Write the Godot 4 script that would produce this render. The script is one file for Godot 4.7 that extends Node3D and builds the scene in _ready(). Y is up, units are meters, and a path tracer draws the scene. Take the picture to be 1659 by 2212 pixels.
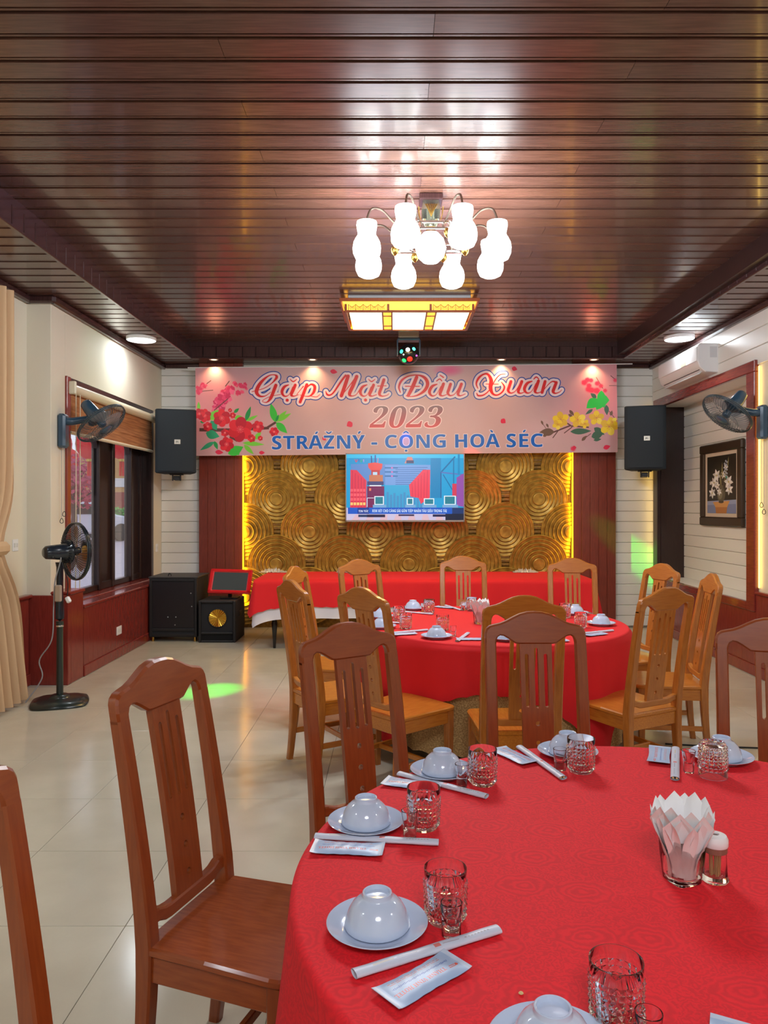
extends Node3D
# A banquet room: two round tables laid with red cloths under a varnished plank ceiling.
# World: x to the right, y up, depth d runs away from the camera along -z (see P). Metres.

var M := {}
var taken := {}
var cache := {}
var leaning := false
var rng := RandomNumberGenerator.new()


func _ready() -> void:
	rng.seed = 20230
	_camera_and_sky()
	_materials()
	_room()
	_window_left()
	_niche_right()
	_relief_wall()
	_lamps()
	_banner_and_tv()
	_furniture()
	_chairs()
	_front_table()
	_far_table()
	_wall_things()
	_left_corner()
	_outside()


func _camera_and_sky() -> void:
	var cam := Camera3D.new()
	cam.name = "camera"
	cam.projection = Camera3D.PROJECTION_FRUSTUM
	cam.near = 0.05
	cam.far = 200.0
	cam.size = 2.0 * cam.near * 1106.0 / 1630.0
	cam.frustum_offset = Vector2(-20.5, -11.0) / 1630.0 * cam.near
	cam.position = Vector3(0, 1.53, 0)
	add_child(cam)
	cam.current = true
	var e := Environment.new()
	e.background_mode = Environment.BG_SKY
	var sky := Sky.new()
	var sm := ProceduralSkyMaterial.new()
	sm.sky_top_color = Color(0.72, 0.78, 0.88)
	sm.sky_horizon_color = Color(0.86, 0.88, 0.92)
	sm.ground_horizon_color = Color(0.6, 0.58, 0.56)
	sm.ground_bottom_color = Color(0.45, 0.43, 0.42)
	sky.sky_material = sm
	e.sky = sky
	e.background_energy_multiplier = 1.6
	e.tonemap_mode = Environment.TONE_MAPPER_LINEAR
	e.tonemap_exposure = EXPOSURE
	e.sdfgi_enabled = true
	e.ssao_enabled = true
	e.ssil_enabled = true
	var we := WorldEnvironment.new()
	we.name = "environment"
	we.environment = e
	add_child(we)


# strengths of the fittings' own lights (each light is made in its lamp's builder)
const EXPOSURE := 1.05
const E_GLOBE := 0.52
const E_DISC := 0.85
const E_LANTERN := 3.4
const E_SPOT := 0.5


# ---------------------------------------------------------------- geometry helpers
func P(x: float, y: float, d: float) -> Vector3:
	return Vector3(x, y, -d)


func S() -> SurfaceTool:
	var st := SurfaceTool.new()
	st.begin(Mesh.PRIMITIVE_TRIANGLES)
	return st


func lean(y: float) -> float:
	return -0.11 * pow((y - 0.43) / 0.68, 1.25) if y > 0.43 else -0.03 * pow((0.43 - y) / 0.43, 2.0)


func tri(st: SurfaceTool, a: Vector3, b: Vector3, c: Vector3, na: Vector3, nb: Vector3, nc: Vector3, ua := Vector2.ZERO, ub := Vector2.ZERO, uc := Vector2.ZERO) -> void:
	if (b - a).cross(c - a).dot(na + nb + nc) > 0.0:
		var t := b; b = c; c = t
		t = nb; nb = nc; nc = t
		var u := ub; ub = uc; uc = u
	var vs := [a, b, c]
	var ns := [na, nb, nc]
	var us := [ua, ub, uc]
	for i in 3:
		var v: Vector3 = vs[i]
		var n: Vector3 = ns[i]
		if leaning:
			var slope := (lean(v.y + 0.005) - lean(v.y - 0.005)) / 0.01
			v.z += lean(v.y)
			n.y -= slope * n.z
			n = n.normalized()
		st.set_normal(n)
		st.set_uv(us[i])
		st.add_vertex(v)


func quad(st: SurfaceTool, a: Vector3, b: Vector3, c: Vector3, d: Vector3, n: Vector3) -> void:
	tri(st, a, b, c, n, n, n)
	tri(st, a, c, d, n, n, n)


func quad_uv(st: SurfaceTool, a: Vector3, b: Vector3, c: Vector3, d: Vector3, n: Vector3) -> void:
	# a top left, b top right, c bottom right, d bottom left of the picture
	tri(st, a, b, c, n, n, n, Vector2(0, 0), Vector2(1, 0), Vector2(1, 1))
	tri(st, a, c, d, n, n, n, Vector2(0, 0), Vector2(1, 1), Vector2(0, 1))


func box(st: SurfaceTool, c: Vector3, s: Vector3, b := 0.0, bs := Basis()) -> void:
	var h := s * 0.5
	b = minf(b, minf(h.x, minf(h.y, h.z)) * 0.9)
	var pt := func(k: int, sx: float, sy: float, sz: float) -> Vector3:
		var q := Vector3(h.x - (0.0 if k == 0 else b), h.y - (0.0 if k == 1 else b), h.z - (0.0 if k == 2 else b))
		return c + bs * Vector3(sx * q.x, sy * q.y, sz * q.z)
	for s1 in [-1.0, 1.0]:
		quad(st, pt.call(0, s1, -1, -1), pt.call(0, s1, 1, -1), pt.call(0, s1, 1, 1), pt.call(0, s1, -1, 1), bs * Vector3(s1, 0, 0))
		quad(st, pt.call(1, -1, s1, -1), pt.call(1, 1, s1, -1), pt.call(1, 1, s1, 1), pt.call(1, -1, s1, 1), bs * Vector3(0, s1, 0))
		quad(st, pt.call(2, -1, -1, s1), pt.call(2, 1, -1, s1), pt.call(2, 1, 1, s1), pt.call(2, -1, 1, s1), bs * Vector3(0, 0, s1))
	if b <= 0.0:
		return
	for s1 in [-1.0, 1.0]:
		for s2 in [-1.0, 1.0]:
			quad(st, pt.call(0, s1, s2, -1), pt.call(0, s1, s2, 1), pt.call(1, s1, s2, 1), pt.call(1, s1, s2, -1), bs * Vector3(s1, s2, 0).normalized())
			quad(st, pt.call(0, s1, -1, s2), pt.call(0, s1, 1, s2), pt.call(2, s1, 1, s2), pt.call(2, s1, -1, s2), bs * Vector3(s1, 0, s2).normalized())
			quad(st, pt.call(1, -1, s1, s2), pt.call(1, 1, s1, s2), pt.call(2, 1, s1, s2), pt.call(2, -1, s1, s2), bs * Vector3(0, s1, s2).normalized())
			for s3 in [-1.0, 1.0]:
				var n := bs * Vector3(s1, s2, s3).normalized()
				tri(st, pt.call(0, s1, s2, s3), pt.call(1, s1, s2, s3), pt.call(2, s1, s2, s3), n, n, n)


func slab(st: SurfaceTool, x0: float, x1: float, y0: float, y1: float, d0: float, d1: float, b := 0.0) -> void:
	box(st, P((x0 + x1) / 2, (y0 + y1) / 2, (d0 + d1) / 2), Vector3(x1 - x0, y1 - y0, d1 - d0), b)


func lathe(st: SurfaceTool, prof: Array, seg := 32, o := Vector3.ZERO, bs := Basis(), crease := 0.7, sq := 0.0) -> void:
	# prof: Vector2(radius, height), from the axis below outward and up; sq > 0 squares the plan
	var n := prof.size()
	var sn := []
	for i in n - 1:
		var e: Vector2 = prof[i + 1] - prof[i]
		sn.append(Vector2(e.y, -e.x).normalized())
	var ring := func(p: Vector2, a: float) -> Vector3:
		var k := 1.0
		if sq > 0.0:
			k = lerpf(1.0, 1.0 / pow(pow(absf(cos(a)), 6.0) + pow(absf(sin(a)), 6.0), 1.0 / 6.0), sq)
		return o + bs * Vector3(p.x * k * cos(a), p.y, p.x * k * sin(a))
	for i in n - 1:
		var n0: Vector2 = sn[i]
		var n1: Vector2 = sn[i]
		if i > 0 and sn[i].dot(sn[i - 1]) > crease:
			n0 = (sn[i] + sn[i - 1]).normalized()
		if i < n - 2 and sn[i].dot(sn[i + 1]) > crease:
			n1 = (sn[i] + sn[i + 1]).normalized()
		for j in seg:
			var a0 := TAU * j / seg
			var a1 := TAU * (j + 1) / seg
			var q0 := Vector3(cos(a0), 0, sin(a0))
			var q1 := Vector3(cos(a1), 0, sin(a1))
			var A: Vector3 = ring.call(prof[i], a0)
			var B: Vector3 = ring.call(prof[i], a1)
			var C: Vector3 = ring.call(prof[i + 1], a1)
			var D: Vector3 = ring.call(prof[i + 1], a0)
			var up := Vector3.UP
			if prof[i].x > 1e-5:
				tri(st, A, B, C, bs * (q0 * n0.x + up * n0.y), bs * (q1 * n0.x + up * n0.y), bs * (q1 * n1.x + up * n1.y))
			if prof[i + 1].x > 1e-5:
				tri(st, A, C, D, bs * (q0 * n0.x + up * n0.y), bs * (q1 * n1.x + up * n1.y), bs * (q0 * n1.x + up * n1.y))


func tube(st: SurfaceTool, pts: Array, r, seg := 8, closed := false) -> void:
	var n := pts.size()
	var rings := []
	var nors := []
	var u := Vector3.ZERO
	for i in n:
		var t: Vector3
		if closed:
			t = (pts[(i + 1) % n] - pts[(i + n - 1) % n]).normalized()
		else:
			t = (pts[mini(i + 1, n - 1)] - pts[maxi(i - 1, 0)]).normalized()
		if i == 0:
			u = t.cross(Vector3.UP if absf(t.y) < 0.9 else Vector3.RIGHT).normalized()
		else:
			u = (u - t * u.dot(t)).normalized()
		var w := t.cross(u)
		var rad: float = r[i] if r is Array else r
		var ring := []
		var nor := []
		for j in seg:
			var q := u * cos(TAU * j / seg) + w * sin(TAU * j / seg)
			nor.append(q)
			ring.append(pts[i] + q * rad)
		rings.append(ring)
		nors.append(nor)
	for i in (n if closed else n - 1):
		var k := (i + 1) % n
		for j in seg:
			var l := (j + 1) % seg
			tri(st, rings[i][j], rings[i][l], rings[k][l], nors[i][j], nors[i][l], nors[k][l])
			tri(st, rings[i][j], rings[k][l], rings[k][j], nors[i][j], nors[k][l], nors[k][j])
	if not closed:
		for e in [0, n - 1]:
			var nn: Vector3 = ((pts[0] - pts[1]) if e == 0 else (pts[n - 1] - pts[n - 2])).normalized()
			for j in seg:
				tri(st, pts[e], rings[e][j], rings[e][(j + 1) % seg], nn, nn, nn)


func loft(st: SurfaceTool, rings: Array, crease := 0.8) -> void:
	# closed rings of equal size; sides keep their edges, run smooth along the length
	var n := rings.size()
	var m: int = rings[0].size()
	var mids := []
	for r in rings:
		var c := Vector3.ZERO
		for v in r:
			c += v
		mids.append(c / m)
	for j in m:
		var l := (j + 1) % m
		var ns := []
		for i in n:
			var t: Vector3 = mids[mini(i + 1, n - 1)] - mids[maxi(i - 1, 0)]
			var e: Vector3 = rings[i][l] - rings[i][j]
			var nn := e.cross(t).normalized()
			if nn.dot((rings[i][l] + rings[i][j]) * 0.5 - mids[i]) < 0.0:
				nn = -nn
			ns.append(nn)
		for i in n - 1:
			tri(st, rings[i][j], rings[i][l], rings[i + 1][l], ns[i], ns[i], ns[i + 1])
			tri(st, rings[i][j], rings[i + 1][l], rings[i + 1][j], ns[i], ns[i + 1], ns[i + 1])
	for e in [0, n - 1]:
		var nn2: Vector3 = (mids[0] - mids[1] if e == 0 else mids[n - 1] - mids[n - 2]).normalized()
		for j in m:
			tri(st, mids[e], rings[e][j], rings[e][(j + 1) % m], nn2, nn2, nn2)


func rect_ring(c: Vector3, hx: float, hz: float, ch: float) -> Array:
	var r := []
	for q in [[1, 1], [-1, 1], [-1, -1], [1, -1]]:
		var a := Vector3(q[0] * (hx - ch), 0, q[1] * hz)
		var b := Vector3(q[0] * hx, 0, q[1] * (hz - ch))
		if q[0] * q[1] > 0:
			r.append_array([c + b, c + a])
		else:
			r.append_array([c + a, c + b])
	return r


func walls(st: SurfaceTool, loop: PackedVector2Array, z0: float, z1: float, xf: Transform3D, inward := false) -> void:
	var n := loop.size()
	var en := []
	var area := 0.0
	for i in n:
		area += loop[i].cross(loop[(i + 1) % n])
	var sgn := (1.0 if area > 0 else -1.0) * (-1.0 if inward else 1.0)
	for i in n:
		var e := loop[(i + 1) % n] - loop[i]
		en.append(Vector2(e.y, -e.x).normalized() * sgn)
	for i in n:
		var k := (i + 1) % n
		var na: Vector2 = en[i]
		var nb: Vector2 = en[i]
		if en[i].dot(en[(i + n - 1) % n]) > 0.7:
			na = (en[i] + en[(i + n - 1) % n]).normalized()
		if en[i].dot(en[k]) > 0.7:
			nb = (en[i] + en[k]).normalized()
		var A := xf * Vector3(loop[i].x, loop[i].y, z0)
		var B := xf * Vector3(loop[k].x, loop[k].y, z0)
		var C := xf * Vector3(loop[k].x, loop[k].y, z1)
		var D := xf * Vector3(loop[i].x, loop[i].y, z1)
		var NA := (xf.basis * Vector3(na.x, na.y, 0)).normalized()
		var NB := (xf.basis * Vector3(nb.x, nb.y, 0)).normalized()
		tri(st, A, B, C, NA, NB, NB)
		tri(st, A, C, D, NA, NB, NA)


func cap(st: SurfaceTool, loop: PackedVector2Array, z: float, n: float, xf: Transform3D) -> void:
	var ix := Geometry2D.triangulate_polygon(loop)
	var N := (xf.basis * Vector3(0, 0, n)).normalized()
	for i in range(0, ix.size(), 3):
		tri(st, xf * Vector3(loop[ix[i]].x, loop[ix[i]].y, z), xf * Vector3(loop[ix[i + 1]].x, loop[ix[i + 1]].y, z), xf * Vector3(loop[ix[i + 2]].x, loop[ix[i + 2]].y, z), N, N, N)


func inset(loop: PackedVector2Array, b: float) -> PackedVector2Array:
	var n := loop.size()
	var area := 0.0
	for i in n:
		area += loop[i].cross(loop[(i + 1) % n])
	var s := 1.0 if area > 0 else -1.0
	var r := PackedVector2Array()
	for i in n:
		var e0 := (loop[i] - loop[(i + n - 1) % n]).normalized()
		var e1 := (loop[(i + 1) % n] - loop[i]).normalized()
		var n0 := Vector2(-e0.y, e0.x) * s
		var n1 := Vector2(-e1.y, e1.x) * s
		var m := (n0 + n1)
		m = m.normalized() if m.length() > 0.01 else n0
		r.append(loop[i] + m * b / maxf(0.5, m.dot(n0)))
	return r


func prism(st: SurfaceTool, loop: PackedVector2Array, z0: float, z1: float, bev := 0.0, xf := Transform3D()) -> void:
	if bev <= 0.0:
		walls(st, loop, z0, z1, xf)
		cap(st, loop, z0, -1, xf)
		cap(st, loop, z1, 1, xf)
		return
	var inn := inset(loop, bev)
	walls(st, loop, z0 + bev, z1 - bev, xf)
	cap(st, inn, z0, -1, xf)
	cap(st, inn, z1, 1, xf)
	var n := loop.size()
	for sd in [[z0, z0 + bev, -1.0], [z1, z1 - bev, 1.0]]:
		for i in n:
			var k := (i + 1) % n
			var o := (loop[i] - inn[i] + loop[k] - inn[k]).normalized()
			var N := (xf.basis * Vector3(o.x, o.y, sd[2])).normalized()
			quad(st, xf * Vector3(inn[i].x, inn[i].y, sd[0]), xf * Vector3(inn[k].x, inn[k].y, sd[0]), xf * Vector3(loop[k].x, loop[k].y, sd[1]), xf * Vector3(loop[i].x, loop[i].y, sd[1]), N)


func grid(st: SurfaceTool, g: Array, closed := false, face := Vector3.ZERO) -> void:
	# rows of points; smooth normals; face: a direction the sheet looks along (or ZERO: away from the centre)
	var n := g.size()
	var m: int = g[0].size()
	var c := Vector3.ZERO
	for r in g:
		for v in r:
			c += v
	c /= float(n * m)
	var ns := []
	for i in n:
		var row := []
		for j in m:
			var a: Vector3 = g[mini(i + 1, n - 1)][j] - g[maxi(i - 1, 0)][j]
			var b: Vector3
			if closed:
				b = g[i][(j + 1) % m] - g[i][(j + m - 1) % m]
			else:
				b = g[i][mini(j + 1, m - 1)] - g[i][maxi(j - 1, 0)]
			var nn := a.cross(b).normalized()
			row.append(nn)
		ns.append(row)
	var sgn := 0.0
	for i in n:
		for j in m:
			sgn += ns[i][j].dot(face if face != Vector3.ZERO else g[i][j] - c)
	var k := 1.0 if sgn >= 0.0 else -1.0
	for i in n - 1:
		for j in (m if closed else m - 1):
			var l := (j + 1) % m
			var u0 := Vector2(float(j) / (m - 1), float(i) / (n - 1))
			var u1 := Vector2(float(j + 1) / (m - 1), float(i) / (n - 1))
			var u2 := Vector2(float(j + 1) / (m - 1), float(i + 1) / (n - 1))
			var u3 := Vector2(float(j) / (m - 1), float(i + 1) / (n - 1))
			tri(st, g[i][j], g[i][l], g[i + 1][l], ns[i][j] * k, ns[i][l] * k, ns[i + 1][l] * k, u0, u1, u2)
			tri(st, g[i][j], g[i + 1][l], g[i + 1][j], ns[i][j] * k, ns[i + 1][l] * k, ns[i + 1][j] * k, u0, u2, u3)


func spline(p: Array, per := 8) -> Array:
	var out := []
	var n := p.size()
	for i in n - 1:
		var a = p[maxi(i - 1, 0)]
		var b = p[i]
		var c = p[i + 1]
		var d = p[mini(i + 2, n - 1)]
		for k in per:
			var t := float(k) / per
			out.append(0.5 * (2.0 * b + (c - a) * t + (2.0 * a - 5.0 * b + 4.0 * c - d) * t * t + (3.0 * b - a - 3.0 * c + d) * t * t * t))
	out.append(p[n - 1])
	return out


# ---------------------------------------------------------------- objects
func numbered(called: String) -> String:
	var k: int = taken.get(called, 0)
	taken[called] = k + 1
	return called if k == 0 else "%s_%03d" % [called, k]


func tag(o: Node, label: String, category := "", group := "", kind := "") -> Node:
	if label:
		o.set_meta("label", label)
	if category:
		o.set_meta("category", category)
	if group:
		o.set_meta("group", group)
	if kind:
		o.set_meta("kind", kind)
	return o


func mesh_of(what) -> Mesh:
	if what is SurfaceTool:
		what.index()
		return what.commit()
	return what


func obj(called: String, what, m: Material, parent: Node = self, at := Vector3.ZERO) -> MeshInstance3D:
	var o := MeshInstance3D.new()
	o.name = numbered(called) if parent == self else called
	o.mesh = mesh_of(what)
	o.material_override = m
	o.position = at
	parent.add_child(o, true)
	return o


func thing(called: String, label: String, category: String, at := Vector3.ZERO, turn := 0.0, group := "") -> Node3D:
	var o := Node3D.new()
	o.name = numbered(called)
	add_child(o)
	o.position = at
	o.rotation.y = turn
	tag(o, label, category, group)
	return o


func struct(called: String, label: String, category: String) -> Node3D:
	var o := thing(called, label, category)
	o.set_meta("kind", "structure")
	return o


func copy(o: Node3D, base: String, label: String, at: Vector3, turn: float, group := "") -> Node3D:
	var c: Node3D = o.duplicate()
	c.name = numbered(base)
	add_child(c)
	c.position = at
	c.rotation = Vector3(0, turn, 0)
	tag(c, label, "", group)
	return c


func omni(parent: Node, at: Vector3, col: Color, e: float, size := 0.05) -> OmniLight3D:
	var l := OmniLight3D.new()
	l.name = "lamp_light"
	l.light_color = col
	l.light_energy = e
	l.light_size = size
	l.omni_range = 20.0
	l.omni_attenuation = 2.0
	l.shadow_enabled = true
	l.position = at
	parent.add_child(l, true)
	return l


func area(parent: Node, at: Vector3, toward: Vector3, size: Vector2, col: Color, e: float) -> AreaLight3D:
	var l := AreaLight3D.new()
	l.name = "lamp_light"
	l.area_size = size
	l.light_color = col
	l.light_energy = e
	l.area_range = 20.0
	l.area_attenuation = 2.0
	l.shadow_enabled = true
	parent.add_child(l, true)
	var up := Vector3.UP if absf(toward.normalized().y) < 0.9 else Vector3.BACK
	l.transform = Transform3D(Basis.looking_at(toward, up), at)
	return l


func spot(parent: Node, at: Vector3, to: Vector3, col: Color, e: float, angle: float, soft := 0.4, size := 0.02) -> SpotLight3D:
	var l := SpotLight3D.new()
	l.name = "lamp_light"
	l.light_color = col
	l.light_energy = e
	l.light_size = size
	l.spot_range = 20.0
	l.spot_attenuation = 2.0
	l.spot_angle = angle
	l.spot_angle_attenuation = soft
	l.shadow_enabled = true
	parent.add_child(l, true)
	var dir := (to - at).normalized()
	l.transform = Transform3D(Basis.looking_at(dir, Vector3.UP if absf(dir.y) < 0.95 else Vector3.RIGHT), at)
	return l


# ---------------------------------------------------------------- materials
func mat(c: Color, rough := 0.5, metal := 0.0, coat := 0.0) -> StandardMaterial3D:
	var m := StandardMaterial3D.new()
	m.albedo_color = c
	m.roughness = rough
	m.metallic = metal
	if coat > 0.0:
		m.clearcoat_enabled = true
		m.clearcoat = coat
		m.clearcoat_roughness = 0.08
	return m


func glow(c: Color, e: float) -> StandardMaterial3D:
	var m := mat(c, 0.4)
	m.emission_enabled = true
	m.emission = c
	m.emission_energy_multiplier = e
	return m


func noise_tex(c1: Color, c2: Color, freq: float, sd: int, oct := 4, size := 512, kind := FastNoiseLite.TYPE_SIMPLEX_SMOOTH) -> NoiseTexture2D:
	var n := FastNoiseLite.new()
	n.noise_type = kind
	n.seed = sd
	n.frequency = freq
	n.fractal_octaves = oct
	var t := NoiseTexture2D.new()
	t.width = size
	t.height = size
	t.seamless = true
	t.noise = n
	var g := Gradient.new()
	g.set_color(0, c1)
	g.set_color(1, c2)
	t.color_ramp = g
	return t


func triplanar(m: StandardMaterial3D, t: Texture2D, sc: Vector3, world := false) -> StandardMaterial3D:
	m.albedo_texture = t
	m.uv1_triplanar = true
	m.uv1_world_triplanar = world
	m.uv1_triplanar_sharpness = 4.0
	m.uv1_scale = sc
	return m


func wood(c1: Color, c2: Color, sd: int, rough: float, sc: Vector3, coat := 0.0, world := false) -> StandardMaterial3D:
	return triplanar(mat(Color.WHITE, rough, 0.0, coat), noise_tex(c1, c2, 0.02, sd), sc, world)


func _materials() -> void:
	var along_x := Vector3(0.35, 5, 5)
	var along_y := Vector3(6, 0.5, 6)
	var along_z := Vector3(6, 6, 0.5)
	M.ceiling = [wood(Color8(104, 73, 61), Color8(78, 53, 45), 3, 0.24, along_x, 0.25, true), wood(Color8(98, 68, 58), Color8(73, 49, 43), 8, 0.27, along_x, 0.25, true), wood(Color8(108, 75, 61), Color8(83, 55, 45), 11, 0.22, along_x, 0.25, true)]
	M.fascia = wood(Color8(74, 46, 44), Color8(52, 32, 32), 5, 0.25, along_y, 0.2, true)
	M.soffit = wood(Color8(104, 72, 62), Color8(78, 52, 46), 6, 0.26, along_x, 0.2, true)
	M.white_wall = mat(Color8(224, 216, 196), 0.75)
	M.white_board = mat(Color8(230, 228, 220), 0.4)
	M.wainscot = wood(Color8(142, 54, 44), Color8(120, 43, 36), 7, 0.22, along_y, 0.3, true)
	M.redwood = wood(Color8(138, 62, 46), Color8(112, 48, 37), 9, 0.3, along_y, 0.2, true)
	M.frame_wood = wood(Color8(140, 50, 42), Color8(106, 36, 32), 17, 0.25, along_z, 0.3, true)
	M.dark_wood = wood(Color8(52, 30, 26), Color8(36, 20, 18), 13, 0.35, along_y, 0.1, true)
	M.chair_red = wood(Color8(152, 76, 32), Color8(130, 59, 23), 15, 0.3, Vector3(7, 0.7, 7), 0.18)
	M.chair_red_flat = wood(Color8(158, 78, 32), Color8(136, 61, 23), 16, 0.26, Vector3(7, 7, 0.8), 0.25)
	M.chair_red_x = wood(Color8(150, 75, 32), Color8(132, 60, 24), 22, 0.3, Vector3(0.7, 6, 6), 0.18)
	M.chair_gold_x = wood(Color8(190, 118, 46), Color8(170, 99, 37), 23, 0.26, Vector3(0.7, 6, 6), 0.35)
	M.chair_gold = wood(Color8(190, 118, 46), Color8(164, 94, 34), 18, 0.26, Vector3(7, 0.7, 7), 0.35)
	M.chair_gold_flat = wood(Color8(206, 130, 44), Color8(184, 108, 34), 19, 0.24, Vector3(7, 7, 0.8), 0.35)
	M.tile = []
	for k in 3:
		var t := triplanar(mat(Color.WHITE, 0.16), noise_tex(Color8(204, 198, 178), Color8(193, 187, 167), 0.006, 30 + k), Vector3(0.7, 0.7, 0.7), true)
		M.tile.append(t)
	M.grout = mat(Color8(120, 114, 102), 0.9)
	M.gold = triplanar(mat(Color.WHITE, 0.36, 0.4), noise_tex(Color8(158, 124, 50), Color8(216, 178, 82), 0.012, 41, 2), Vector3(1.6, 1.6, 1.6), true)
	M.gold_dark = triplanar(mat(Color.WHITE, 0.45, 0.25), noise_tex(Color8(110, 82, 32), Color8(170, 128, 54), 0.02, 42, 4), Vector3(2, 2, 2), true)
	M.cloth = mat(Color8(236, 18, 34), 0.8)
	M.cloth.rim_enabled = true
	M.cloth.rim = 0.3
	M.cloth.rim_tint = 0.8
	M.cloth_far = mat(Color8(222, 20, 30), 0.8)
	M.cloth_white = mat(Color8(232, 230, 236), 0.85)
	M.lace = triplanar(mat(Color.WHITE, 0.6, 0.1), noise_tex(Color8(150, 110, 60), Color8(232, 200, 140), 0.05, 44, 2), Vector3(3, 3, 3))
	M.porcelain = mat(Color8(196, 208, 230), 0.12, 0.0, 0.5)
	M.paper = mat(Color8(232, 232, 236), 0.8)
	M.napkin = mat(Color8(238, 236, 236), 0.9)
	M.glass = mat(Color(1, 1, 1, 0.0), 0.0)
	M.glass.transparency = BaseMaterial3D.TRANSPARENCY_ALPHA
	M.glass.refraction_enabled = true
	M.glass.refraction_scale = 0.036
	M.pane = mat(Color(1, 1, 1, 0.06), 0.02)
	M.pane.transparency = BaseMaterial3D.TRANSPARENCY_ALPHA
	M.black = mat(Color8(24, 24, 26), 0.5)
	M.black_soft = mat(Color8(30, 31, 34), 0.8)
	M.black_gloss = mat(Color8(20, 20, 22), 0.2)
	M.speaker = triplanar(mat(Color.WHITE, 0.75), noise_tex(Color8(30, 40, 46), Color8(22, 30, 36), 0.3, 52, 2, 256), Vector3(6, 6, 6))
	M.badge = mat(Color8(196, 190, 176), 0.35, 0.6)
	M.badge_ink = mat(Color8(60, 56, 50), 0.6)
	M.chrome = mat(Color8(225, 225, 225), 0.12, 1.0)
	M.brass = mat(Color8(196, 160, 84), 0.2, 1.0)
	M.bronze = mat(Color8(128, 118, 106), 0.25, 0.9)
	M.cream = mat(Color8(226, 216, 186), 0.4)
	M.curtain = mat(Color8(206, 172, 132), 0.85)
	M.fan_blue = mat(Color8(44, 74, 96), 0.28, 0.0, 0.4)
	M.fan_wire = mat(Color8(70, 84, 92), 0.35, 0.3)
	M.fan_blade = mat(Color(0.62, 0.64, 0.66, 0.55), 0.3)
	M.fan_blade.transparency = BaseMaterial3D.TRANSPARENCY_ALPHA
	M.fan_black = mat(Color8(22, 34, 44), 0.22, 0.0, 0.4)
	M.fan_green = mat(Color8(28, 40, 38), 0.3, 0.0, 0.3)
	M.blade_amber = mat(Color(0.62, 0.4, 0.2, 0.85), 0.3)
	M.blade_amber.transparency = BaseMaterial3D.TRANSPARENCY_ALPHA
	M.plastic_white = mat(Color8(232, 232, 232), 0.3)
	M.plastic_grey = mat(Color8(150, 150, 150), 0.5)
	M.red_gloss = mat(Color8(206, 28, 34), 0.22, 0.0, 0.4)
	M.globe = glow(Color(1.0, 0.99, 0.97), 3.2)
	M.disc = glow(Color(0.97, 0.98, 1.0), 3.0)
	M.warm = glow(Color(1.0, 0.9, 0.62), 4.0)
	M.amber = glow(Color(1.0, 0.74, 0.24), 1.5)
	M.spot_glow = glow(Color(1.0, 0.85, 0.65), 4.0)
	M.led = glow(Color(1.0, 0.78, 0.1), 3.0)
	M.led_warm = glow(Color(1.0, 0.86, 0.45), 3.0)


# ---------------------------------------------------------------- the room
func board_mesh(length: float) -> Mesh:
	# a ceiling board with a bead between two grooves along one edge, lying along x from 0
	var key := "plank%.3f" % length
	if not cache.has(key):
		var st := S()
		var loop := PackedVector2Array([Vector2(0, 0), Vector2(0.124, 0), Vector2(0.128, 0.012), Vector2(0.136, 0.012), Vector2(0.138, 0.003), Vector2(0.150, 0.003), Vector2(0.152, 0.012), Vector2(0.1665, 0.012), Vector2(0.1665, 0.03), Vector2(0, 0.03)])
		prism(st, loop, 0, length - 0.002, 0.0, Transform3D(Basis(Vector3(0, 0, -1), Vector3(0, 1, 0), Vector3(1, 0, 0)), Vector3.ZERO))
		cache[key] = mesh_of(st)
	return cache[key]


func box_mesh(s: Vector3, b: float) -> Mesh:
	var key := "box%.3f_%.3f_%.3f_%.4f" % [s.x, s.y, s.z, b]
	if not cache.has(key):
		var st := S()
		box(st, Vector3.ZERO, s, b)
		cache[key] = mesh_of(st)
	return cache[key]


func piece(called: String, parent: Node, m: Material, x0: float, x1: float, y0: float, y1: float, d0: float, d1: float, b := 0.002) -> MeshInstance3D:
	return obj(called, box_mesh(Vector3(x1 - x0, y1 - y0, d1 - d0), b), m, parent, P((x0 + x1) / 2, (y0 + y1) / 2, (d0 + d1) / 2))


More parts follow.
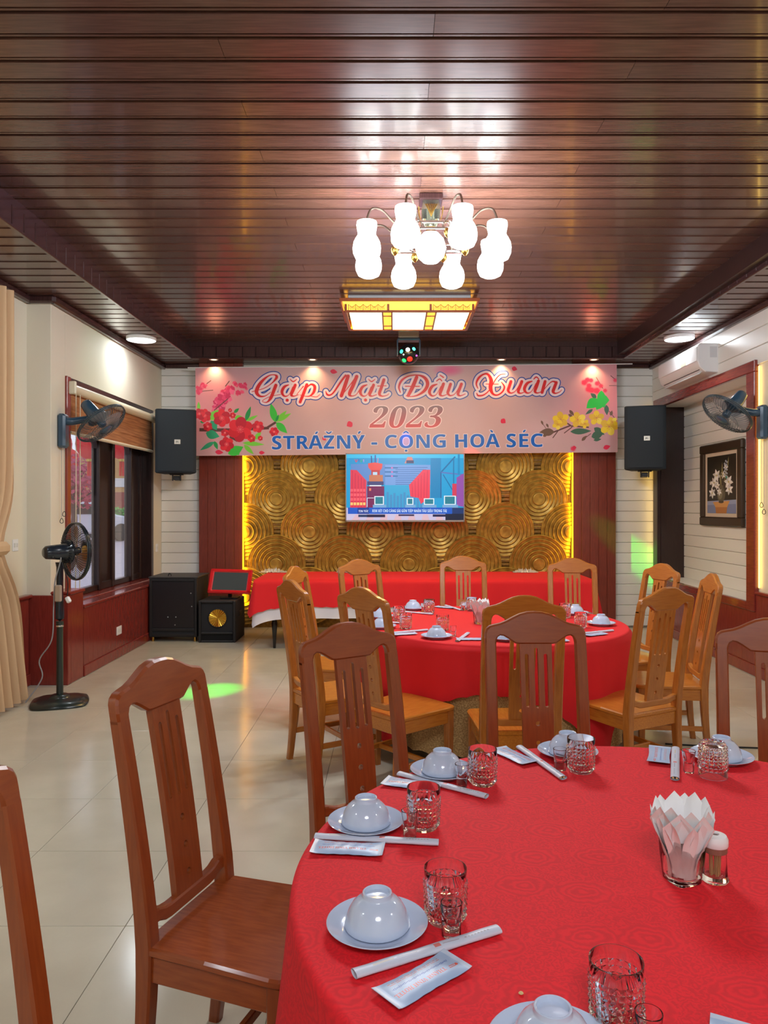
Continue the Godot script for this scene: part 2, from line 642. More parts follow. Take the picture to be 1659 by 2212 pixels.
func _room() -> void:
	# floor: square tiles with thin joints
	var fl := struct("floor", "floor of large glossy cream square tiles", "floor")
	var st := S()
	slab(st, -3.5, 3.9, -0.12, -0.004, -4.2, 9.9)
	obj("screed", st, M.grout, fl)
	piece("near_floor", fl, M.tile[0], -3.15, 3.3, -0.004, 0.0, -4.0, 0.353, 0.0)
	for i in 16:
		for j in 12:
			var d0 := 0.355 + 0.6 * i
			var x0 := maxf(-3.379 + 0.6 * j, -3.15)
			var x1 := minf(-3.379 + 0.6 * (j + 1), 3.3)
			var d1 := minf(d0 + 0.6, 9.59)
			if x1 - x0 < 0.03:
				continue
			piece("tile", fl, M.tile[(i * 5 + j * 3 + i * j) % 3], x0 + 0.0012, x1 - 0.0012, -0.004, 0.0, d0 + 0.0012, d1 - 0.0012, 0.0008)

	# ceiling: varnished boards in a shallow recess, a planked soffit all round
	var ce := struct("ceiling", "dark varnished plank ceiling with a lowered planked border", "ceiling")
	st = S()
	slab(st, -3.6, 3.95, 3.56, 3.7, -4.2, 9.9)
	obj("slab", st, M.dark_wood, ce)
	piece("near_ceiling", ce, M.ceiling[0], -2.5, 2.84, 3.53, 3.56, -4.0, 2.55, 0.0)
	var joints := [1.09, 0.17, -0.75]
	for k in range(-2, 38):
		var d := 2.894 + 0.168 * k
		var jx: float = joints[posmod(k, 3)]
		obj("plank", board_mesh(jx + 2.5), M.ceiling[posmod(k * 7, 3)], ce, P(-2.5, 3.53, d))
		obj("plank", board_mesh(2.84 - jx), M.ceiling[posmod(k * 5 + 1, 3)], ce, P(jx, 3.53, d))
	for sd in [[-3.16, -2.47], [2.81, 3.32]]:
		st = S()
		slab(st, sd[0] - 0.1, sd[1], 3.37, 3.56, -4.0, 9.6)
		obj("soffit_core", st, M.dark_wood, ce)
		piece("soffit_near", ce, M.soffit, sd[0], sd[1], 3.34, 3.37, -4.0, 2.55, 0.0)
		for k in range(-2, 40):
			obj("soffit_plank", board_mesh(sd[1] - sd[0]), M.soffit, ce, P(sd[0], 3.34, 2.894 + 0.168 * k))
	st = S()
	slab(st, -2.47, 2.81, 3.37, 3.56, 9.16, 9.7)
	obj("soffit_core", st, M.dark_wood, ce)
	for k in 3:
		obj("soffit_plank", board_mesh(5.28), M.soffit, ce, P(-2.47, 3.34, 9.17 + 0.15 * k))
	# fascia: short upright boards above a lip, a plain strip over them
	for sd in [-1.0, 1.0]:
		var x: float = -2.47 if sd < 0 else 2.81
		var xi: float = x - sd * 0.022
		piece("fascia_strip", ce, M.fascia, minf(x, x - sd * 0.012), maxf(x, x - sd * 0.012), 3.475, 3.53, 2.55, 9.16, 0.0)
		piece("fascia_lip", ce, M.fascia, minf(x, x - sd * 0.03), maxf(x, x - sd * 0.03), 3.325, 3.345, 2.55, 9.16, 0.004)
		for k in 41:
			var d := 2.6 + 0.16 * k
			piece("fascia_board", ce, M.fascia, minf(x, xi), maxf(x, xi), 3.345, 3.475, d + 0.004, d + 0.156, 0.004)
	piece("fascia_strip", ce, M.fascia, -2.47, 2.81, 3.475, 3.53, 9.148, 9.16, 0.0)
	piece("fascia_lip", ce, M.fascia, -2.47, 2.81, 3.325, 3.345, 9.13, 9.16, 0.004)
	for k in 33:
		piece("fascia_board", ce, M.fascia, -2.466 + 0.16 * k, -2.466 + 0.16 * k + 0.152, 3.345, 3.475, 9.138, 9.16, 0.004)

	# left wall: set back near the camera, a step, then the window bay
	var wl := struct("wall_left", "cream plastered left wall with red-brown wooden wainscot", "wall")
	var wm: Material = M.white_wall
	piece("plaster", wl, wm, -3.36, -3.16, 0, 3.56, -4.0, 6.5, 0.0)
	piece("plaster", wl, wm, -3.36, -2.95, 0.0, 3.56, 6.5, 6.78, 0.004)
	piece("plaster", wl, wm, -3.2, -2.95, 2.71, 3.56, 6.78, 9.28, 0.0)
	piece("plaster", wl, wm, -3.2, -2.95, 0, 0.62, 6.78, 9.28, 0.0)
	piece("plaster", wl, wm, -3.2, -2.95, 0, 3.56, 9.28, 9.75, 0.0)
	for k in 26:
		var d := 6.8 + 0.107 * k
		if d < 9.55:
			piece("wainscot_board", wl, M.wainscot, -2.95, -2.792, 0.1, 0.62, d + 0.0005, minf(d + 0.1065, 9.59), 0.0012)
	piece("wainscot_cap", wl, M.wainscot, -2.95, -2.775, 0.62, 0.65, 6.79, 9.59, 0.008)
	piece("wainscot_pier", wl, M.wainscot, -2.95, -2.79, 0.0, 0.77, 6.53, 6.79, 0.006)
	piece("wainscot_cap", wl, M.wainscot, -2.97, -2.775, 0.77, 0.8, 6.5, 6.8, 0.008)
	piece("wainscot_return", wl, M.wainscot, -3.16, -2.79, 0.0, 0.77, 6.47, 6.53, 0.004)
	for k in 36:
		var d := 2.6 + 0.107 * k
		piece("wainscot_board", wl, M.wainscot, -3.16, -3.12, 0.1, 0.75, d + 0.0005, d + 0.1065, 0.0012)
	piece("wainscot_cap", wl, M.wainscot, -3.16, -3.09, 0.75, 0.78, 2.6, 6.47, 0.008)
	var bl := struct("baseboard_left", "red-brown wooden skirting along the left wall", "baseboard")
	piece("skirting", bl, M.wainscot, -2.95, -2.78, 0, 0.1, 6.8, 9.59, 0.006)
	piece("skirting", bl, M.wainscot, -3.16, -3.105, 0, 0.1, 2.6, 6.47, 0.006)
	# right wall round the niche
	var wr := struct("wall_right", "pale right wall with boards above and red-brown wainscot", "wall")
	piece("plaster", wr, wm, 3.3, 3.75, 0, 3.56, -4.0, 6.95, 0.0)
	piece("plaster", wr, wm, 3.3, 3.75, 2.78, 3.56, 6.95, 9.35, 0.0)
	piece("plaster", wr, wm, 3.3, 3.75, 0, 0.62, 6.95, 9.35, 0.0)
	piece("plaster", wr, wm, 3.3, 3.75, 0, 3.56, 9.35, 9.75, 0.0)
	piece("plaster", wr, wm, 3.62, 3.75, 0.62, 2.78, 6.95, 9.35, 0.0)
	for k in 3:
		piece("board", wr, M.white_board, 3.286, 3.3, 2.815 + 0.165 * k, 2.977 + 0.165 * k, 6.6, 9.58, 0.005)
	for k in 23:
		var d := 6.99 + 0.107 * k
		piece("wainscot_board", wr, M.wainscot, 3.275, 3.3, 0.1, 0.6, d + 0.0005, d + 0.1065, 0.0012)
	for k in 30:
		var d := 3.6 + 0.107 * k
		piece("wainscot_board", wr, M.wainscot, 3.27, 3.3, 0.1, 0.74, d + 0.0005, d + 0.1065, 0.0012)
	piece("wainscot_cap", wr, M.wainscot, 3.25, 3.3, 0.74, 0.77, 3.6, 6.8, 0.008)
	piece("wainscot_board", wr, M.wainscot, 3.27, 3.3, 0.1, 0.74, 6.811, 6.99, 0.002)
	var br := struct("baseboard_right", "red-brown wooden skirting along the right wall", "baseboard")
	piece("skirting", br, M.wainscot, 3.255, 3.3, 0, 0.1, 3.6, 9.58, 0.006)
	# back wall: white boards at both ends, wooden pilasters, the relief panel between
	var wb := struct("wall_back", "back wall of white boards, wooden pilasters and a golden relief panel", "wall")
	piece("plaster", wb, wm, -3.2, 3.75, 0, 3.56, 9.62, 9.75, 0.0)
	for k in 25:
		var y := 0.02 + 0.1325 * k
		piece("board", wb, M.white_board, -2.95, -2.44, y, y + 0.129, 9.585, 9.62, 0.006)
		piece("board", wb, M.white_board, 2.79, 3.3, y, y + 0.129, 9.585, 9.62, 0.006)
	for sd in [[-2.45, -1.9, 6], [2.26, 2.8, 7]]:
		var pl := struct("trim_%d" % sd[2], "red-brown wooden pilaster at the %s of the golden relief panel" % ("left" if sd[2] == 6 else "right"), "pilaster")
		for k in 5:
			var w: float = (sd[1] - sd[0]) / 5
			piece("pilaster_board", pl, M.redwood, sd[0] + w * k + 0.001, sd[0] + w * (k + 1) - 0.001, 0.0, 3.34, 9.5, 9.58, 0.003)
	# wall behind the camera, crown mouldings
	var wf := struct("wall_front", "plain cream wall behind the camera", "wall")
	piece("plaster", wf, wm, -3.36, 3.75, 0, 3.56, -4.2, -4.0, 0.0)
	var runs := [[-3.16, -3.1, -4.0, 6.5], [-2.95, -2.89, 6.45, 9.6], [3.24, 3.3, -4.0, 9.6]]
	for k in runs.size():
		var r: Array = runs[k]
		var t := struct("trim_%d" % (k + 1), ["dark wooden crown moulding over the near left wall", "dark wooden crown moulding over the window bay", "dark wooden crown moulding over the right wall"][k], "moulding")
		piece("moulding", t, M.fascia, r[0], r[1], 3.275, 3.34, r[2], r[3], 0.015)
	var t4 := struct("trim_4", "dark wooden crown moulding across the step in the left wall", "moulding")
	piece("moulding", t4, M.fascia, -3.16, -2.9, 3.275, 3.34, 6.44, 6.5, 0.015)
	var t5 := struct("trim_5", "dark wooden crown moulding along the top of the back wall", "moulding")
	piece("moulding", t5, M.fascia, -2.89, -2.45, 3.285, 3.34, 9.54, 9.585, 0.012)
	piece("moulding", t5, M.fascia, 2.8, 3.24, 3.285, 3.34, 9.54, 9.585, 0.012)


func _window_left() -> void:
	# deep wooden window: casement leaves of solid wood between narrow glazed lights
	var w := struct("window_1", "dark wooden window with narrow tall panes looking onto the street", "window")
	piece("frame", w, M.wainscot, -3.2, -2.93, 0.65, 2.71, 6.78, 6.86, 0.006)
	piece("frame", w, M.dark_wood, -3.2, -2.95, 0.65, 2.71, 9.2, 9.28, 0.006)
	piece("frame", w, M.dark_wood, -3.2, -2.95, 2.63, 2.71, 6.86, 9.2, 0.006)
	piece("sill", w, M.wainscot, -3.22, -2.93, 0.622, 0.66, 6.86, 9.2, 0.006)
	# solid leaves with a raised stile on each long edge
	for lf in [[7.86, 8.3], [8.82, 9.2]]:
		piece("leaf", w, M.dark_wood, -3.13, -3.09, 0.66, 2.63, lf[0], lf[1], 0.004)
		piece("stile", w, M.dark_wood, -3.15, -3.06, 0.66, 2.63, lf[0], lf[0] + 0.07, 0.008)
		piece("stile", w, M.dark_wood, -3.15, -3.06, 0.66, 2.63, lf[1] - 0.07, lf[1], 0.008)
		piece("stile", w, M.dark_wood, -3.15, -3.07, 0.66, 0.74, lf[0] + 0.07, lf[1] - 0.07, 0.006)
	piece("pane", w, M.pane, -3.125, -3.119, 0.72, 2.63, 6.86, 7.86, 0.0)
	piece("pane", w, M.pane, -3.125, -3.119, 0.72, 2.63, 8.3, 8.82, 0.0)
	piece("rail", w, M.dark_wood, -3.15, -3.08, 0.66, 0.72, 6.86, 7.86, 0.006)
	piece("rail", w, M.dark_wood, -3.15, -3.08, 0.66, 0.72, 8.3, 8.82, 0.006)
	# arched head over each light
	for lf in [[6.86, 7.86, 2.14], [8.3, 8.82, 2.14]]:
		var loop := PackedVector2Array()
		var mid: float = (lf[0] + lf[1]) / 2
		var hw: float = (lf[1] - lf[0]) / 2
		loop.append(Vector2(lf[0], 2.63))
		for k in 13:
			var a := PI - PI * k / 12
			loop.append(Vector2(mid + hw * cos(a), lf[2] + 0.17 * sin(a)))
		loop.append(Vector2(lf[1], 2.63))
		var st := S()
		prism(st, loop, -0.03, 0.03, 0.0, Transform3D(Basis(Vector3(0, 0, -1), Vector3(0, 1, 0), Vector3(1, 0, 0)), Vector3(-3.11, 0, 0)))
		obj("arched_head", st, M.dark_wood, w)
	# roller blind half drawn
	var b := thing("roller_blind", "striped brown roller blind with cream head box and bottom bar above the window", "blind", P(-2.94, 2.66, 8.0))
	var st := S()
	lathe(st, [Vector2(0, -1.17), Vector2(0.045, -1.17), Vector2(0.045, 1.17), Vector2(0, 1.17)], 20, Vector3(0.03, -0.06, 0), Basis(Vector3.RIGHT, PI / 2))
	obj("roller", st, M.cream, b)
	for s in [-1.19, 1.17]:
		st = S()
		box(st, Vector3(0.02, -0.05, s), Vector3(0.1, 0.12, 0.03), 0.01)
		obj("end_cap", st, M.cream, b)
	var blind_tex := noise_tex(Color8(146, 92, 58), Color8(196, 140, 92), 0.03, 61, 2)
	var bm := triplanar(mat(Color.WHITE, 0.8), blind_tex, Vector3(0.3, 2.6, 0.15))
	bm.backlight_enabled = true
	bm.backlight = Color(0.25, 0.18, 0.12)
	st = S()
	for k in 6:
		box(st, Vector3(0.004 + (0.004 if k % 2 else 0.0), -0.125 - 0.058 * k, 0), Vector3(0.004, 0.058, 2.3), 0.0)
	obj("fabric", st, bm, b)
	st = S()
	lathe(st, [Vector2(0, -1.16), Vector2(0.016, -1.16), Vector2(0.018, 0), Vector2(0.016, 1.16), Vector2(0, 1.16)], 14, Vector3(0.008, -0.455, 0), Basis(Vector3.RIGHT, PI / 2))
	obj("bottom_bar", st, M.cream, b)
	for s in [1.13, 1.04]:
		st = S()
		tube(st, [Vector3(0.05, -0.08, s), Vector3(0.05, -1.0, s), Vector3(0.045, -1.88, s)], 0.004, 6)
		obj("pull_cord", st, M.cream, b)
	# curtain by the camera side of the step, tied back
	var c := thing("curtain", "beige floor-length curtain gathered by a tie-back at the left edge", "curtain", P(-3.0, 0, 5.17))
	var g := []
	for i in 40:
		var y := 3.2 - (3.2 - 0.03) * i / 39.0
		var tie := exp(-pow((y - 1.22) / 0.28, 2.0))
		var low := clampf((1.2 - y) / 1.2, 0, 1)
		var row := []
		for j in 121:
			var u := j / 120.0
			var wdt := 1.0 - 0.16 * tie + 0.05 * low
			var zz := -0.78 + (u * wdt) * 1.45 + 0.06 * tie
			var fold := 0.052 * sin(u * TAU * 13.0 + 0.5 * sin(y * 1.7)) * (1.0 - 0.45 * tie) * (0.8 + 0.5 * low)
			row.append(Vector3(0.03 + fold + 0.06 * low, y, 0.72 - (zz + 0.78)))
		g.append(row)
	st = S()
	grid(st, g, false, Vector3.RIGHT)
	obj("fabric", st, M.curtain, c)
	st = S()
	box(st, Vector3(0.04, 1.22, 0.08), Vector3(0.15, 0.1, 1.24), 0.03)
	obj("tie_back", st, M.curtain, c)


func _niche_right() -> void:
	var n := struct("window_2", "boarded-up window niche framed in red-brown wood on the right wall", "niche")
	for k in 16:
		var y := 0.66 + 0.1325 * k
		piece("board", n, M.white_board, 3.585, 3.62, y, y + 0.129, 6.96, 9.34, 0.006)
	piece("jamb", n, M.dark_wood, 3.3, 3.62, 0.64, 2.78, 9.31, 9.35, 0.002)
	piece("jamb", n, M.dark_wood, 3.3, 3.62, 0.64, 2.78, 6.95, 6.97, 0.002)
	piece("head", n, M.white_board, 3.3, 3.62, 2.76, 2.78, 6.97, 9.31, 0.002)
	piece("sill", n, M.white_board, 3.3, 3.62, 0.62, 0.66, 6.97, 9.31, 0.002)
	piece("frame_head", n, M.frame_wood, 3.255, 3.3, 2.755, 2.86, 6.81, 9.46, 0.006)
	piece("frame_stile", n, M.frame_wood, 3.255, 3.3, 0.58, 2.755, 6.81, 6.97, 0.006)
	piece("frame_stile", n, M.dark_wood, 3.255, 3.3, 0.58, 2.755, 9.31, 9.46, 0.006)
	piece("frame_sill", n, M.frame_wood, 3.255, 3.3, 0.58, 0.66, 6.97, 9.31, 0.006)
	# LED strip tucked behind the near stile
	var l := thing("led_strip", "glowing yellow LED strip beside the near stile of the niche frame", "led strip", P(3.29, 0.8, 6.79))
	var st := S()
	box(st, Vector3(0, 1.0, 0), Vector3(0.012, 2.0, 0.014), 0.003)
	obj("led_strip_light", st, M.led_warm, l)
	area(l, Vector3(-0.008, 1.0, 0.012), Vector3(-0.2, 0, 1), Vector2(0.012, 2.0), Color(1.0, 0.8, 0.35), 0.09)
	var l2 := thing("led_strip", "glowing yellow LED strip behind the far stile of the niche frame", "led strip", P(3.285, 0.8, 9.48))
	st = S()
	box(st, Vector3(0, 1.0, 0), Vector3(0.012, 2.0, 0.012), 0.003)
	obj("led_strip_light", st, M.led_warm, l2)
	area(l2, Vector3(-0.01, 1.0, -0.008), Vector3(-0.6, 0, -1), Vector2(0.012, 2.0), Color(1.0, 0.8, 0.35), 0.035)


func _relief_wall() -> void:
	var wb := get_node("wall_back")
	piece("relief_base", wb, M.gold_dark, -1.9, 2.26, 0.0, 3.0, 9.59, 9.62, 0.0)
	# one disc of stepped rings
	var prof := [Vector2(0.0, 0.004)]
	prof = []
	var r := 0.366
	var h := 0.0
	prof.append(Vector2(0.0, -0.02))
	prof.append(Vector2(r, -0.02))
	prof.append(Vector2(r, 0.010))
	for k in 6:
		var r1 := r - 0.048
		prof.append(Vector2(r - 0.0015, h + 0.025))
		prof.append(Vector2(r - 0.006, h + 0.029))
		prof.append(Vector2(r - 0.0105, h + 0.026))
		prof.append(Vector2(r - 0.012, h + 0.020))
		prof.append(Vector2(r1 + 0.009, h + 0.012))
		prof.append(Vector2(r1 + 0.006, h - 0.002))
		prof.append(Vector2(r1, h - 0.002))
		h += 0.007
		r = r1
	prof.append(Vector2(r - 0.0015, h + 0.023))
	prof.append(Vector2(r - 0.008, h + 0.026))
	prof.append(Vector2(0.0, h + 0.022))
	var st := S()
	lathe(st, prof, 56, Vector3.ZERO, Basis(), 0.93)
	var disc := mesh_of(st)
	var rows := [[2.45, 0], [2.043, 1], [1.635, 0], [1.221, 1], [0.815, 0], [0.41, 1]]
	for i in rows.size():
		var y: float = rows[i][0]
		var xs := []
		if rows[i][1] == 0:
			xs = [-1.475, -0.635, 0.193, 1.0, 1.83]
		else:
			xs = [-1.88, -1.06, -0.23, 0.585, 1.41, 2.23]
		for x in xs:
			var m: Mesh = disc
			if x < -1.8 or x > 2.2:
				m = _half_disc(prof, x < 0.0)
			var o := obj("relief_disc", m, M.gold, wb, P(x, y, 9.545))
			o.rotation = Vector3(PI / 2 - deg_to_rad(-6.0), 0, 0)
			for k in 5:
				var yy := y - 0.345 - 0.047 * k
				if i < 5 and absf(x) < 1.86 + 0.3 * float(x > 0):
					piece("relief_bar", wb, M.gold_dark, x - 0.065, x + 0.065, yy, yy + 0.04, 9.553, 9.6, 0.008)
	for sd in [[-1.885, 1.0], [2.245, -1.0]]:
		var l := thing("led_strip", "bright yellow LED strip along the %s edge of the golden relief panel" % ("left" if sd[1] > 0 else "right"), "led strip", P(sd[0], 0.3, 9.465))
		st = S()
		box(st, Vector3(0, 1.1, 0), Vector3(0.014, 2.2, 0.03), 0.003)
		obj("led_strip_light", st, M.led, l)
		area(l, Vector3(0.012 * sd[1], 1.1, 0), Vector3(sd[1], 0, -0.35), Vector2(0.03, 2.2), Color(1.0, 0.74, 0.12), 0.5)


func _half_disc(prof: Array, right_half: bool) -> Mesh:
	# the discs at the panel's edges are cut by the pilasters
	var key := "half%s" % right_half
	if cache.has(key):
		return cache[key]
	var st := S()
	var n := prof.size()
	var a_from := -PI / 2 if right_half else PI / 2
	for i in n - 1:
		var e: Vector2 = prof[i + 1] - prof[i]
		var nn := Vector2(e.y, -e.x).normalized()
		for j in 28:
			var a0 := a_from + PI * j / 28
			var a1 := a_from + PI * (j + 1) / 28
			var f := func(p: Vector2, a: float) -> Vector3: return Vector3(p.x * cos(a), p.y, p.x * sin(a))
			var q0 := Vector3(cos(a0) * nn.x, nn.y, sin(a0) * nn.x)
			var q1 := Vector3(cos(a1) * nn.x, nn.y, sin(a1) * nn.x)
			tri(st, f.call(prof[i], a0), f.call(prof[i], a1), f.call(prof[i + 1], a1), q0, q1, q1)
			tri(st, f.call(prof[i], a0), f.call(prof[i + 1], a1), f.call(prof[i + 1], a0), q0, q1, q0)
	cache[key] = mesh_of(st)
	return cache[key]


# ---------------------------------------------------------------- lamps
func _lamps() -> void:
	var c := _chandelier()
	c.position = P(0.24, 3.53, 4.87)
	tag(c, "brass chandelier with nine glowing white glass jar shades under the plank ceiling", "chandelier")
	copy(c, "chandelier", "matching chandelier over the part of the room behind the camera", P(0.24, 3.53, -1.2), 0.3)
	# round surface-mounted discs on the soffit
	var spots := [[-2.69, 8.05, "round white LED disc on the left soffit above the window"], [3.03, 8.0, "round white LED disc on the right soffit beside the air conditioner"], [-2.75, 4.3, "round LED disc on the left soffit nearer the camera"], [3.03, 4.3, "round LED disc on the right soffit nearer the camera"], [-2.75, 0.6, "round LED disc on the left soffit behind the camera"], [3.03, 0.6, "round LED disc on the right soffit behind the camera"]]
	for s in spots:
		var o := thing("disc_light", s[2], "ceiling light", P(s[0], 3.34, s[1]), 0.0, "round LED discs on the soffits")
		var st := S()
		lathe(st, [Vector2(0.148, -0.036), Vector2(0.154, -0.03), Vector2(0.155, 0.0), Vector2(0, 0)], 40)
		obj("rim", st, M.plastic_white, o)
		st = S()
		lathe(st, [Vector2(0, -0.042), Vector2(0.12, -0.041), Vector2(0.148, -0.034), Vector2(0.148, -0.03)], 40)
		obj("diffuser_light", st, M.disc, o)
		area(o, Vector3(0, -0.046, 0), Vector3.DOWN, Vector2(0.22, 0.22), Color(0.93, 0.97, 1.0), E_DISC)
	# recessed spots over the banner
	var k := 0
	for x in [-2.205, -0.993, 1.325, 2.46]:
		var o := thing("recessed_spot", "small warm recessed spot over the banner, %s from the left" % ["first", "second", "third", "fourth"][k], "spotlight", P(x, 3.34, 9.26), 0.0, "recessed spots over the banner")
		var st := S()
		lathe(st, [Vector2(0.036, -0.004), Vector2(0.05, -0.008), Vector2(0.056, -0.004), Vector2(0.056, 0.0), Vector2(0.036, 0.0)], 28)
		obj("trim_ring", st, M.plastic_white, o)
		st = S()
		lathe(st, [Vector2(0, -0.006), Vector2(0.034, -0.004), Vector2(0.034, 0.0)], 24)
		obj("spot_light_lens", st, M.spot_glow, o)
		spot(o, Vector3(0, -0.012, 0), Vector3(0, -1.0, 0.02), Color(1.0, 0.8, 0.58), E_SPOT, 60.0, 0.9, 0.03)
		k += 1
	_lantern()
	_disco()


func _chandelier() -> Node3D:
	var o := thing("chandelier", "chandelier", "chandelier")
	var st := S()
	box(st, Vector3(0, -0.02, 0), Vector3(0.15, 0.04, 0.15), 0.006)
	obj("ceiling_block", st, M.fascia, o)
	st = S()
	lathe(st, [Vector2(0.0, -0.2), Vector2(0.05, -0.2), Vector2(0.075, -0.16), Vector2(0.085, -0.1), Vector2(0.07, -0.04), Vector2(0, -0.04)], 4, Vector3.ZERO, Basis(Vector3.UP, PI / 4), 2.0)
	var mm := mat(Color8(186, 196, 180), 0.08, 0.9)
	obj("mirror_body", st, mm, o)
	for a in 4:
		st = S()
		var bs := Basis(Vector3.UP, a * PI / 2)
		for f in 7:
			var an := (f - 3) * 0.16
			tube(st, [bs * Vector3(0, -0.15, 0.064), bs * Vector3(sin(an) * 0.04, -0.11, 0.075), bs * Vector3(sin(an) * 0.08, -0.075, 0.078)], [0.002, 0.003, 0.0045], 6)
		obj("shell_ornament", st, M.brass, o)
	st = S()
	lathe(st, [Vector2(0, -0.33), Vector2(0.03, -0.32), Vector2(0.045, -0.27), Vector2(0.03, -0.22), Vector2(0.03, -0.19), Vector2(0, -0.19)], 20)
	obj("stem", st, M.brass, o)
	# square frames of chrome with crystal blocks
	for y in [-0.235, -0.285]:
		st = S()
		var r := 0.2 if y > -0.25 else 0.23
		for s in [-1.0, 1.0]:
			box(st, Vector3(s * r, y, 0), Vector3(0.018, 0.012, 2 * r), 0.003)
			box(st, Vector3(0, y, s * r), Vector3(2 * r, 0.012, 0.018), 0.003)
		obj("frame", st, M.chrome, o)
	for a in 8:
		var an := TAU * (a + 0.5) / 8
		var st2 := S()
		box(st2, Vector3(cos(an) * 0.235, -0.262, sin(an) * 0.235), Vector3(0.05, 0.044, 0.05), 0.008, Basis(Vector3.UP, -an))
		obj("crystal_block", st2, M.glass, o)
	# arms rise from the frame and hook over down to the shades
	var jar := [Vector2(0.045, -0.252), Vector2(0.07, -0.239), Vector2(0.0855, -0.205), Vector2(0.0885, -0.172), Vector2(0.083, -0.138), Vector2(0.07, -0.112), Vector2(0.059, -0.096), Vector2(0.056, -0.082), Vector2(0.061, -0.055), Vector2(0.065, -0.03), Vector2(0.062, -0.01), Vector2(0.03, 0.0), Vector2(0.0, 0.0)]
	for a in 8:
		var an := TAU * (a + 0.5) / 8
		var dir := Vector3(cos(an), 0, sin(an))
		var top := dir * 0.44 + Vector3(0, -0.21, 0)
		st = S()
		tube(st, spline([dir * 0.2 + Vector3(0, -0.24, 0), dir * 0.27 + Vector3(0, -0.19, 0), dir * 0.34 + Vector3(0, -0.135, 0), dir * 0.41 + Vector3(0, -0.14, 0), top], 6), 0.007, 8)
		var arm := obj("arm", st, M.bronze, o)
		st = S()
		lathe(st, [Vector2(0, -0.03), Vector2(0.03, -0.03), Vector2(0.035, -0.015), Vector2(0.012, 0.004), Vector2(0, 0.004)], 20, top + Vector3(0, 0.0, 0))
		obj("shade_cap", st, M.bronze, arm)
		st = S()
		var full := [Vector2(0, -0.256)]
		full.append_array(jar)
		lathe(st, full, 28, top + Vector3(0, -0.005, 0), Basis(), 0.5)
		var sh := obj("shade_light", st, M.globe, arm)
		omni(sh, top + Vector3(0, -0.16, 0), Color(0.93, 0.96, 1.0), E_GLOBE, 0.06)
		st = S()
		var fp := dir * 0.25 + Vector3(0, -0.29, 0)
		lathe(st, [Vector2(0, -0.06), Vector2(0.008, -0.055), Vector2(0.022, -0.04), Vector2(0.027, -0.02), Vector2(0.02, 0), Vector2(0, 0)], 14, fp)
		obj("finial", st, M.brass, o)
	st = S()
	lathe(st, [Vector2(0, -0.43), Vector2(0.05, -0.42), Vector2(0.085, -0.385), Vector2(0.1, -0.33), Vector2(0.085, -0.275), Vector2(0.05, -0.235), Vector2(0, -0.225)], 32)
	var g := obj("centre_globe_light", st, M.globe, o)
	omni(g, Vector3(0, -0.33, 0), Color(0.93, 0.96, 1.0), E_GLOBE, 0.07)
	return o


